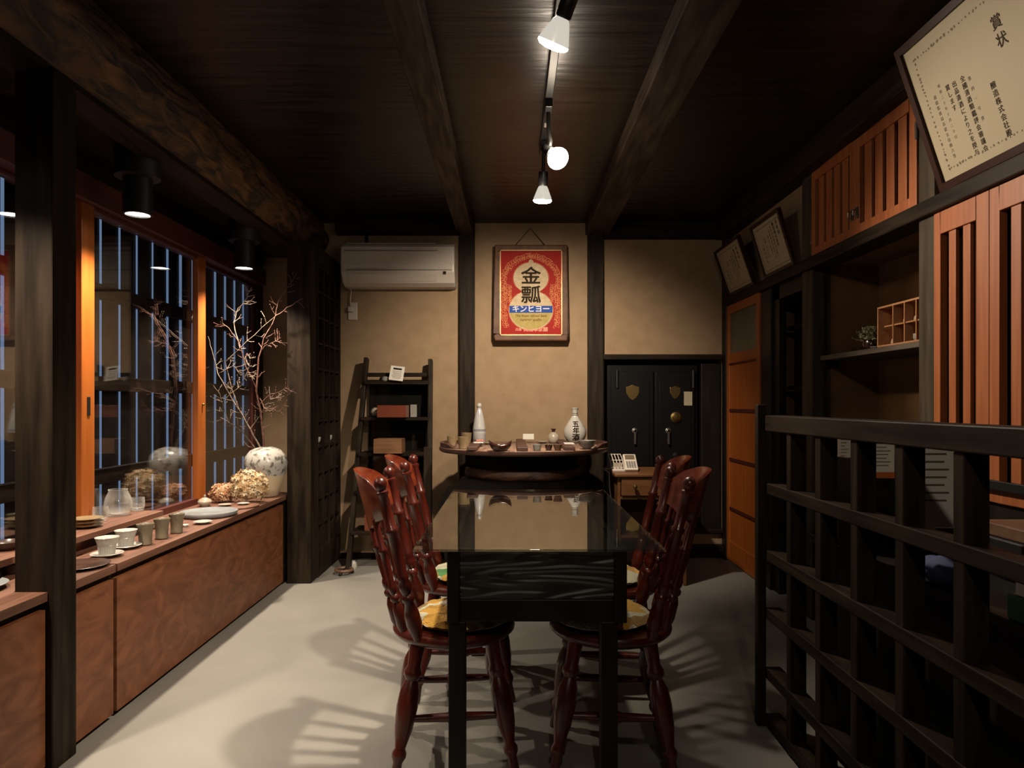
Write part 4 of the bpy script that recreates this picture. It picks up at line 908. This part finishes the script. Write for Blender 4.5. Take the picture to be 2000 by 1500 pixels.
# dried hydrangeas
def hydrangea(c, rx, ry, rz, nfl, m, label, seed):
    rnd = random.Random(seed); c = Vector(c); mb = MB()
    for k in range(nfl):
        u = rnd.uniform(-.75, 1); a = rnd.uniform(0, 2*math.pi); s_ = math.sqrt(1-u*u)
        d = Vector((s_*math.cos(a), s_*math.sin(a), u)); sc1 = rnd.uniform(.78, 1.08)
        p = Vector((d.x*rx*sc1, d.y*ry*sc1, rz+d.z*rz*sc1))
        if p.z < .002: p.z = .004
        q = d.to_track_quat('Z', 'Y').to_matrix().to_4x4() @ Matrix.Rotation(rnd.uniform(0, 6), 4, 'Z') @ Matrix.Rotation(rnd.uniform(-.5, .5), 4, 'X')
        w = rnd.uniform(.006, .0115)
        for j in range(4):
            r4 = Matrix.Rotation(j*math.pi/2, 4, 'Z'); cu_ = rnd.uniform(-.3, .6)*w
            pts = [(0, 0, 0), (w*.7, -w*.5, cu_*.6), (w*1.35, -w*.25, cu_), (w*1.35, w*.25, cu_*1.1), (w*.7, w*.5, cu_*.5)]
            mb.quad(*[c+p+(q @ r4 @ Vector(t)) for t in pts])
    # inner mass
    core = MB().sphere((0, 0, 0), 1, 20, 12)
    for v in core.v:
        f = .80*(1+.12*noise.noise(v*4+Vector((seed, 0, 0)))); mb_v = Vector((v.x*rx*f, v.y*ry*f, rz+v.z*rz*f)); mb_v.z = max(mb_v.z, .001); v.xyz = c+mb_v
    mb.add(core)
    for v in mb.v: v.z = max(v.z, c.z+.001)
    o = mb.build('dried_hydrangea', m, origin=c); return tag(o, label, 'flower', 'dried hydrangea heads')
hydrangea((PX(487, 4.03), 4.03, KZ), .112, .085, .100, 620, 'hydr', 'larger cream dried hydrangea head before the vase', 3)
hydrangea((PX(432, 4.03), 4.05, KZ), .068, .06, .056, 330, 'hydr2', 'smaller russet dried hydrangea head beside the orange mullion', 8)
# branches
def crop4(x, y): return (380+x/2.206, 480+y/2.206)
def branch(stems, m, label, seed, r0=.006, ntw=9):
    rnd = random.Random(seed); mb = MB(); base = None
    for (pts, ra, rb, ya, yb_) in stems:
        P3 = []
        for i, (x, y) in enumerate(pts):
            t = i/(len(pts)-1); Y = ya+(yb_-ya)*t; q = P(*crop4(x, y), Y); P3.append(q)
        # refine with small kinks
        fine = []
        for i in range(len(P3)-1):
            for k in range(3):
                t = k/3; fine.append(P3[i].lerp(P3[i+1], t)+(Vector((rnd.uniform(-1, 1), rnd.uniform(-1, 1), rnd.uniform(-1, 1)))*.0035 if (k or i) else Vector()))
        fine.append(P3[-1]); n = len(fine)
        mb.tube(fine, [ra+(rb-ra)*i/(n-1) for i in range(n)], 6)
        if base is None: base = fine[0].copy()
        for k in range(ntw):
            i = rnd.randrange(max(1, n//5), n-1); p = fine[i]; d = (fine[i+1]-fine[i-1]).normalized()
            sd = d.cross(Vector((rnd.uniform(-.3, .3), 1, rnd.uniform(-.3, .3)))).normalized()*rnd.choice((-1, 1))
            dr = (d*rnd.uniform(.3, 1)+sd*rnd.uniform(.6, 1.1)+Vector((0, rnd.uniform(-.5, .5), 0))).normalized()
            L = rnd.uniform(.025, .085); a = p+dr*L*.55; b = a+(dr+Vector((rnd.uniform(-.5, .5), 0, rnd.uniform(-.1, .6)))).normalized()*L*.45
            rr = .0014; mb.tube([p, a, b], [rr*1.3, rr, rr*.6], 5)
            for q in (a, b): mb.sphere(q, rnd.uniform(.0022, .0038), 6, 4)
            if rnd.random() < .6:
                e = a+(dr+sd*rnd.choice((-.9, .9))).normalized()*L*.4; mb.tube([a, e], [rr, rr*.6], 5)
    return tag(mb.build('dry_branch', m, origin=base, smooth=True), label, 'branch', 'dry branches in the vase')
yv = vc.y
mouth = lambda: None
branch([([(300, 960), (300, 868), (290, 750), (268, 620), (276, 480), (300, 400), (350, 300), (400, 268), (465, 228)], .0085, .0018, yv, yv-.08),
        ([(350, 300), (360, 240), (400, 180), (440, 118)], .003, .0013, yv-.03, yv),
        ([(268, 620), (222, 520), (195, 420), (145, 355), (108, 325)], .004, .0015, yv-.01, yv-.12),
        ([(285, 680), (330, 640), (375, 625), (402, 606)], .0035, .0015, yv, yv-.10),
        ([(280, 655), (300, 700), (340, 718), (390, 708)], .003, .0014, yv, yv-.05),
        ([(276, 480), (300, 430), (350, 412), (372, 395)], .003, .0012, yv-.02, yv-.03)], 'twig_red', 'thick red-brown upright branch in the vase', 11, ntw=11)
branch([([(296, 955), (285, 870), (240, 790), (200, 722), (150, 640), (103, 550), (75, 450), (58, 390)], .0065, .0015, yv+.01, yv-.12),
        ([(240, 790), (272, 745), (300, 700), (340, 640)], .0035, .0015, yv, yv+.02),
        ([(200, 722), (160, 620), (135, 500), (195, 440), (290, 355), (352, 300)], .0035, .0012, yv-.02, yv-.08),
        ([(195, 440), (168, 330), (188, 270), (215, 240), (246, 180)], .003, .0011, yv-.04, yv-.02),
        ([(103, 550), (160, 520), (210, 540), (240, 580)], .0025, .0012, yv-.06, yv-.03),
        ([(150, 640), (205, 600), (235, 520), (245, 470)], .0025, .0012, yv-.06, yv-.1)], 'twig', 'pale twiggy branch leaning left in the vase', 23, ntw=13)
branch([([(302, 950), (262, 872), (205, 800), (150, 762), (112, 740)], .0045, .0014, yv+.015, yv-.05),
        ([(150, 762), (120, 690), (110, 640), (80, 600)], .0025, .0012, yv-.03, yv-.08)], 'twig', 'thin low branch bending left out of the vase', 31, ntw=9)

# ================================================================== RIGHT WALL THINGS
# ---- sliding door
dr = sthing('door_1'); dx0, dx1 = XR-.012, XR+.02; dy0, dy1 = 4.365, 5.02
MB().box(dx0, dx1, dy0, dy0+.055, .01, 1.862).build('stile', 'orange', dr, bevel=.003)
MB().box(dx0, dx1, dy1-.055, dy1, .01, 1.862).build('stile', 'orange', dr, bevel=.003)
MB().box(dx0, dx1, dy0+.055, dy1-.055, 1.80, 1.862).build('rail', 'orange', dr, bevel=.003)
for z, h in ((1.475, .035), (1.10, .012), (.745, .012), (.39, .012), (.10, .05)):
    MB().box(dx0+.002, dx1, dy0+.055, dy1-.055, z-h, z+h).build('rail', 'orange' if h > .02 else 'red', dr, bevel=.002)
MB().box(dx0-.002, dx1, dy0+.055, dy1-.055, 1.430, 1.439).build('rail', 'red', dr)
MB().box(dx0, dx1, dy0+.055, dy1-.055, .01, .05).build('rail', 'orange', dr)
MB().box(dx0+.014, dx0+.020, dy0+.055, dy1-.055, 1.51, 1.80).build('frosted_pane', 'frosted', dr)
for a, b in ((1.112, 1.44), (.757, 1.088), (.402, .733), (.15, .378)):
    MB().box(dx0+.010, dx0+.020, dy0+.055, dy1-.055, a, b).build('door_panel', 'orange', dr)
# ---- recess shelves
for z, lab in ((1.61, 'upper small black shelf in the narrow recess'), (1.245, 'lower small black shelf in the narrow recess')):
    tag(MB().box(1.70, 1.945, 3.75, 4.22, z-.012, z+.012).build('corner_shelf', 'black_wood', origin=(1.82, 3.98, z), bevel=.003), lab, 'shelf', 'small shelves in the recess')
card('wooden_block', (1.83, 3.95, 1.622), .07, .10, .03, 'pale', 'little pale wooden block on the upper recess shelf', 'block')
# ---- niche shelf
nsf = thing('niche_shelf', 'dark wooden shelf board spanning the open niche', 'shelf', (1.78, 3.1, 1.375))
MB().box(1.625, 1.944, 2.68, 3.60, 1.375, 1.40).build('board', 'shelf_r', nsf, bevel=.003)
MB().box(1.64, 1.72, 3.585, 3.618, 1.34, 1.375).build('bracket', 'post', nsf, bevel=.003)
tag(MB().box(1.72, 1.94, 2.75, 3.60, 0, .88).build('dark_filler', 'black_wood', origin=(1.83, 3.4, 0), bevel=.003), 'black block added to darken the bottom of the open niche', 'cabinet')  # added black block, keeps the lower niche dark
# cubby
cb = thing('cubby_box', 'orange-brown compartment box on the niche shelf', 'box', (1.68, 2.9, 1.40))
cx0, cx1, cy0, cy1, cz0, cz1 = 1.632, 1.72, 2.70, 3.05, 1.40, 1.578
MB().box(cx0, cx1, cy0, cy1, cz0, cz0+.007).box(cx0, cx1, cy0, cy1, cz1-.008, cz1).box(cx0, cx1, cy1-.007, cy1, cz0+.007, cz1-.008).box(cx0, cx1, cy0, cy0+.007, cz0+.007, cz1-.008).box(cx1-.006, cx1, cy0+.007, cy1-.007, cz0+.007, cz1-.008).build('case', 'pale', cb, bevel=.001)
MB().box(cx0+.004, cx1-.006, cy0+.007, 3.00, 1.484, 1.490).build('middle_shelf', 'pale', cb)
for y in (2.925, 2.84, 2.757): MB().box(cx0, cx1-.006, y-.003, y+.003, cz0+.007, cz1-.008).build('divider', 'pale', cb)
def figure(c, h, label):
    o = MB().lathe([(.3*h, 0), (.36*h, .15*h), (.30*h, .42*h), (.16*h, .6*h), (.22*h, .76*h), (.18*h, .92*h), (.01*h, h)], c, 18).build('figurine', 'beige', origin=c, smooth=True)
    return tag(o, label, 'figurine', 'small white figurines in the compartment box')
figure((1.665, 2.965, 1.407), .050, 'round white figurine in the lower left compartment')
figure((1.665, 2.872, 1.490), .048, 'white figurine in the upper middle compartment')
figure((1.665, 2.872, 1.407), .034, 'white figurine in the lower middle compartment')
figure((1.665, 2.80, 1.490), .042, 'white figurine in the upper right compartment')
vessel('tiny_bowl', [(.010, 0), (.018, .012), (.017, .030), (.014, .030), (.001, .008)], (1.665, 2.80, 1.407), 'gray_cer', 'tiny grey bowl in the lower right compartment', 'bowl')
# plant
pc = Vector((1.70, 3.235, 1.40))
pl = thing('potted_plant', 'grey-green succulent in a black pot on the niche shelf', 'plant', pc)
MB().lathe([(.022, 0), (.032, .008), (.038, .03), (.030, .052), (.026, .052), (.030, .03), (.001, .02)], pc, 28).build('pot', 'dark_bowl', pl, smooth=True)
rnd = random.Random(5); lv = MB(); stm = MB()
for k in range(46):
    a = rnd.uniform(0, 6.28); e = rnd.uniform(.15, 1.4); r = rnd.uniform(.05, .095)
    tip = pc+Vector((0, 0, .045))+Vector((math.cos(a)*math.cos(e), math.sin(a)*math.cos(e), math.sin(e)*.75))*r
    stm.tube([pc+Vector((0, 0, .035)), tip], [.0015, .001], 4)
    for j in range(5):
        q = Matrix.Translation(tip) @ Euler((rnd.uniform(-1.2, 1.2), rnd.uniform(-1.2, 1.2), rnd.uniform(0, 6))).to_matrix().to_4x4()
        lv.quad(*[q @ Vector(t) for t in ((0, 0, 0), (.006, -.005, .001), (.015, 0, .003), (.006, .005, .001))])
lv.build('leaves', 'leaf', pl); stm.build('stems', 'leaf', pl)
vessel('tiny_dish', [(.014, 0), (.022, .008), (.020, .010), (.001, .005)], (1.66, 3.12, 1.40), 'gray_cer', 'tiny pale dish between the succulent and the compartment box', 'dish')
# ---- slatted cabinet doors
def slat_door(parent, y0, y1, z0, z1, ns, top=.05, bot=.05, stl=.035, str_=.035, x=XR, ratio=.55):
    """door facing -x between y0 (near) and y1 (far) with ns vertical slats"""
    d = MB().box(x-.005, x+.022, y0, y0+str_, z0, z1).box(x-.005, x+.022, y1-stl, y1, z0, z1).box(x-.005, x+.022, y0+str_, y1-stl, z1-top, z1).box(x-.005, x+.022, y0+str_, y1-stl, z0, z0+bot).build('door', 'slat', parent, bevel=.002)
    a, b = y0+str_, y1-stl; pitch = (b-a)/(ns+1-ratio); wv = pitch*ratio
    gap = ((b-a)-ns*wv)/(ns+1); s_ = MB()
    for k in range(ns): yy = a+gap+(wv+gap)*k; s_.box(x+.002, x+.016, yy, yy+wv, z0+bot, z1-top)
    s_.build('slats', 'slat', d, bevel=.0015)
    return d
uc = thing('wall_cabinet', 'reddish slatted two-door wall cabinet above the open niche', 'cabinet', (1.75, 3.14, 1.92))
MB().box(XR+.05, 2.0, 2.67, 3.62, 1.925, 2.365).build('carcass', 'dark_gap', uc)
d1 = slat_door(uc, 3.152, 3.612, 1.925, 2.368, 4, .05, .045, .04, .055, ratio=.68)
d2 = slat_door(uc, 2.675, 3.148, 1.925, 2.368, 4, .05, .045, .035, .050, ratio=.68)
for d, y in ((d1, 3.172), (d2, 3.128)):
    MB().obox((.006, .022, .05), Matrix.Translation((XR-.008, y, PZ(418, 3.15)))).tube([(XR-.01, y, PZ(418, 3.15)+.018), (XR-.028, y, PZ(418, 3.15)+.008), (XR-.028, y, PZ(418, 3.15)-.012), (XR-.01, y, PZ(418, 3.15)-.02)], .003, 6).build('handle', 'steel', d)
for d, y, zz in ((d1, 3.618, 2.27), (d1, 3.618, 2.03), (d2, 2.672, 2.22)):
    MB().box(XR-.010, XR-.004, y-.006, y+.006, zz-.035, zz+.035).build('hinge', 'steel', d)
tcab = thing('tall_cabinet', 'tall reddish slatted cabinet doors at the right picture edge', 'cabinet', (1.75, 1.9, .8))
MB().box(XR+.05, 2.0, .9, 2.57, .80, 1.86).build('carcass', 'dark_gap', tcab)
slat_door(tcab, 2.270, 2.565, .825, 1.862, 2, .085, .06, .038, .062, ratio=.5)
slat_door(tcab, 1.955, 2.267, .825, 1.862, 2, .085, .06, .046, .05, ratio=.5)
slat_door(tcab, 1.64, 1.952, .825, 1.862, 2, .085, .06, .046, .05, ratio=.5)
struct('trim_42', MB().box(XR+.01, XR+.06, .2, 2.57, 0, .82), 'black_wood')
# ---- certificates leaning out above the head rail
def certificate(Ya, Yb, Xb, zb, Xt, zt, cols, label, seed, edge=.022, mar=.05, small=False, dens=.02):
    """bottom edge at Xb,zb from Ya (far = viewer's left) to Yb (near), top edge at Xt,zt"""
    o = Vector((Xb, Ya, zb)); u = Vector((0, -1, 0)); v = Vector((Xt-Xb, 0, zt-zb)); Hh = v.length; v.normalize(); n = u.cross(v)
    W = Ya-Yb; B = basis(u, v, n, o)
    t = thing('framed_certificate', label, 'certificate', (Xb, (Ya+Yb)/2, zb), 0, 'framed certificates')
    f = MB()
    for (a, b, c, d) in ((0, W, 0, edge), (0, W, Hh-edge, Hh), (0, edge, edge, Hh-edge), (W-edge, W, edge, Hh-edge)):
        f.obox((b-a, d-c, .024), B @ Matrix.Translation(((a+b)/2, (c+d)/2, -.004)))
    f.build('frame', 'frame', t, bevel=.003)
    MB().obox((W-2*edge, Hh-2*edge, .006), B @ Matrix.Translation((W/2, Hh/2, -.006))).build('sheet', 'cream_paper', t)
    # border of small marks
    rnd = random.Random(seed); bm_ = MB(); a0, a1, b0, b1 = edge+mar, W-edge-mar, edge+mar*.8, Hh-edge-mar
    def mark(x, y, w): bm_.obox((w, w*.7, .0006), B @ Matrix.Translation((x, y, -.0026)) @ Matrix.Rotation(rnd.uniform(0, 3), 4, 'Z'))
    x = a0
    while x < a1:
        for y in (b0, b1): mark(x, y+rnd.uniform(-.002, .002), rnd.uniform(.2, .5)*dens)
        x += dens*rnd.uniform(.4, 1.0)
    y = b0
    while y < b1:
        for x in (a0, a1): mark(x+rnd.uniform(-.002, .002), y, rnd.uniform(.2, .5)*dens)
        y += dens*rnd.uniform(.4, 1.0)
    bm_.build('border', 'ink_soft', t)
    for (fu, fv, s_, pit, txt) in cols:   # u from the left edge, v of the column's foot, letter size, pitch, words
        text('lettering', txt, s_, 'ink_brush' if s_ > .02 else 'ink_soft', t, B @ Matrix.Translation((fu, fv+pit*len(txt), -.0026)), .0003, s_*.012 if s_ > .02 else 0, vertical=True, line=pit/s_)
    return t
smallcols = lambda k: [(.40*k, .19, .024, .030, '表彰状'), (.345*k, .135, .022, .024, '醸造株式会社'), (.30*k, .075, .017, .0195, '右者清酒鑑評会に於て'), (.265*k, .075, .017, .0195, '成績優秀なるにより'), (.23*k, .11, .017, .0195, '茲に之を賞す'), (.165*k, .10, .015, .018, '昭和三十年十月'), (.115*k, .07, .018, .026, '審査会長')]
certificate(4.94, 4.43, 1.575, 1.925, 1.465, 2.245, smallcols(1), 'framed certificate leaning above the sliding door, farthest from the viewer', 1, .018, .025, dens=.014)
certificate(4.245, 3.80, 1.575, 1.925, 1.480, 2.242, smallcols(.9), 'framed certificate leaning above the narrow recess, middle one', 2, .020, .022, dens=.014)
certificate(2.500, 1.75, 1.575, 1.925, 1.405, 2.435-.0, [
    (.366, .058, .0235, .0262, '醸造株式会社殿'), (.285, .130, .014, .034, '第四一号賞'), (.257, .052, .0215, .0240, '全國清酒類鑑評会審議会'),
    (.216, .054, .0215, .0240, '出品清酒により之を授与'), (.183, .225, .0215, .0240, '賞します'), (.147, .136, .0125, .0205, '昭和二十年十月二十日'), (.113, .082, .0150, .0195, '税務監督局長従五位中川俊吉'.replace('中川俊吉', '勲六等')),
    (.45, .30, .045, .055, '賞状')],
    'largest framed certificate leaning out at the top right', 3, .026, .045, dens=.022)

# ================================================================== LATTICE PARTITION
lp = thing('lattice_partition', 'dark open lattice partition in the right foreground', 'partition', (.93, 1.6, 0))
LX0, LX1 = .90, .955
MB().box(LX0-.025, LX0+.006, 2.43, 2.462, 0, 1.146).build('end_post', 'post', lp, bevel=.004)
MB().box(LX0-.004, LX1+.01, .35, 2.43, 1.052, 1.108).build('top_rail', 'post_y', lp, bevel=.004)
for z in (.849, .612, .406, .195, .03): MB().box(LX0, LX1, .35, 2.43, z-.019, z+.019).build('rail', 'post_y', lp, bevel=.003)
y = 2.43-.203
while y > .4:
    MB().box(LX0+.002, LX1-.001, y-.018, y+.018, .0, 1.052).build('upright', 'post', lp, bevel=.003); y -= .212
# desk behind it
dk = thing('desk', 'dark desk standing behind the lattice partition', 'desk', (1.3, 1.7, 0))
MB().box(1.03, 1.56, .9, 2.36, .675, .70).build('desktop', 'black_wood', dk, bevel=.003)
for (a, b) in ((1.05, .94), (1.50, .94), (1.05, 2.28), (1.50, 2.28)): MB().box(a, a+.04, b, b+.04, 0, .675).build('leg', 'black_wood', dk)
MB().box(1.055, 1.535, .985, 2.275, .03, .05).build('lower_shelf', 'black_wood', dk)
MB().box(1.035, 1.048, .95, 2.32, .04, .672).box(1.048, 1.54, 2.322, 2.335, .04, .672).build('front_panel', 'black_wood', dk)
MB().box(1.542, 1.555, 1.0, 2.28, .05, .672).build('back_panel', 'black_wood', dk)
def flat(name, x0, x1, y0, y1, z0, z1, m, label, cat, bevel=.001, group=None):
    return tag(MB().box(x0, x1, y0, y1, z0, z1).build(name, m, origin=((x0+x1)/2, (y0+y1)/2, z0), bevel=bevel), label, cat, group)
def sheet_thing(px0, px1, py0, py1, Y, label, band):
    a = P(px0, py1, Y); b = P(px1, py0, Y)
    t = thing('poster_sheet', label, 'leaflet', ((a.x+b.x)/2, Y, a.z), 0, 'printed sheets behind the lattice')
    MB().box(a.x, b.x, Y, Y+.004, a.z, b.z).build('sheet', 'paper', t)
    r = MB(); h = (b.z-a.z)
    for i in range(8): r.box(a.x+.01, b.x-.012-.006*(i % 3), Y-.0008, Y, b.z-h*(.12+.085*i), b.z-h*(.10+.085*i))
    r.build('text_lines', 'ink_soft', t)
    if band: MB().box(a.x, b.x, Y-.001, Y, a.z, a.z+h*.14).build('colour_band', band, t)
    return t
# a brochure rack standing on the desk carries the sheets
br = thing('brochure_rack', 'black wire brochure rack on the desk behind the lattice', 'rack', (1.3, 2.1, .70))
MB().box(1.035, 1.21, 2.06, 2.20, .70, .712).box(1.035, 1.05, 2.06, 2.20, .712, .98).box(1.20, 1.21, 2.06, 2.20, .712, .98).box(1.05, 1.20, 2.14, 2.146, .712, .98).build('body', 'iron', br)
sheet_thing(1704, 1747, 850, 934, 2.05, 'white printed sheet with orange foot behind the lattice, second column', 'orange_card')
sheet_thing(1800, 1862, 852, 1030, 1.80, 'large white printed sheet hanging behind the lattice', None)
flat('sheet_stand', PX(1800, 1.82), PX(1862, 1.82), 1.806, 1.85, .70, .82, 'black', 'black stand holding the large printed sheet', 'stand')
sheet_thing(1636, 1664, 850, 925, 2.30, 'narrow white printed sheet behind the first lattice cells', 'orange_card')
flat('sheet_stand', PX(1636, 2.31), PX(1664, 2.31), 2.306, 2.35, .70, .915, 'black', 'black stand holding the narrow printed sheet', 'stand')
flat('book', 1.20, 1.215, 1.95, 2.05, .70, .86, 'orange_card', 'orange book standing on the desk behind the lattice', 'book')
flat('green_crate', 1.035, 1.22, 1.15, 1.43, .70, .755, 'green_crate', 'green plastic tray standing on the desk at the right picture edge', 'tray', .006)
flat('paper_stack', 1.04, 1.21, 1.17, 1.41, .756, .785, 'paper', 'stack of white paper lying on the green tray', 'paper')
flat('storage_box', 1.26, 1.50, 1.60, 1.88, .70, .80, 'black', 'black storage box at the back of the desk', 'box', .004)
flat('paper_box', 1.27, 1.48, 1.62, 1.86, .801, .835, 'brown_cer', 'brown box lid lying on the black storage box', 'box', .004)
flat('laptop', 1.26, 1.50, 1.15, 1.40, .70, .722, 'iron', 'closed dark laptop on the desk behind the green tray', 'laptop', .004)
# blue cloth bundle
bl = MB().sphere((0, 0, 0), 1, 24, 14)
for v in bl.v:
    k = 1+.25*noise.noise(v*2.2); v.xyz = Vector((1.075+v.x*.045*k, 1.70+v.y*.07*k, .735+v.z*.034*k))
tag(bl.build('cloth_bundle', 'blue_cloth', origin=(1.075, 1.70, .70), smooth=True), 'crumpled blue cloth on the desk behind the lattice', 'cloth')
vessel('paper_tray', [(.04, 0), (.055, .02), (.050, .02), (.001, .006)], (1.16, 1.86, .70), 'porcelain', 'shallow white dish on the desk behind the lattice', 'dish')
# plain black bar on legs beyond, it crosses the slatted doors
oc = thing('metal_bar', 'black metal bar on two legs between desk and slatted doors', 'trolley', (1.57, 1.9, 0))
MB().box(1.565, 1.578, 1.50, 2.36, .868, .900).build('bar', 'iron', oc, bevel=.003)
for y in (1.52, 2.32): MB().box(1.565, 1.578, y, y+.015, 0, .868).build('leg', 'iron', oc)
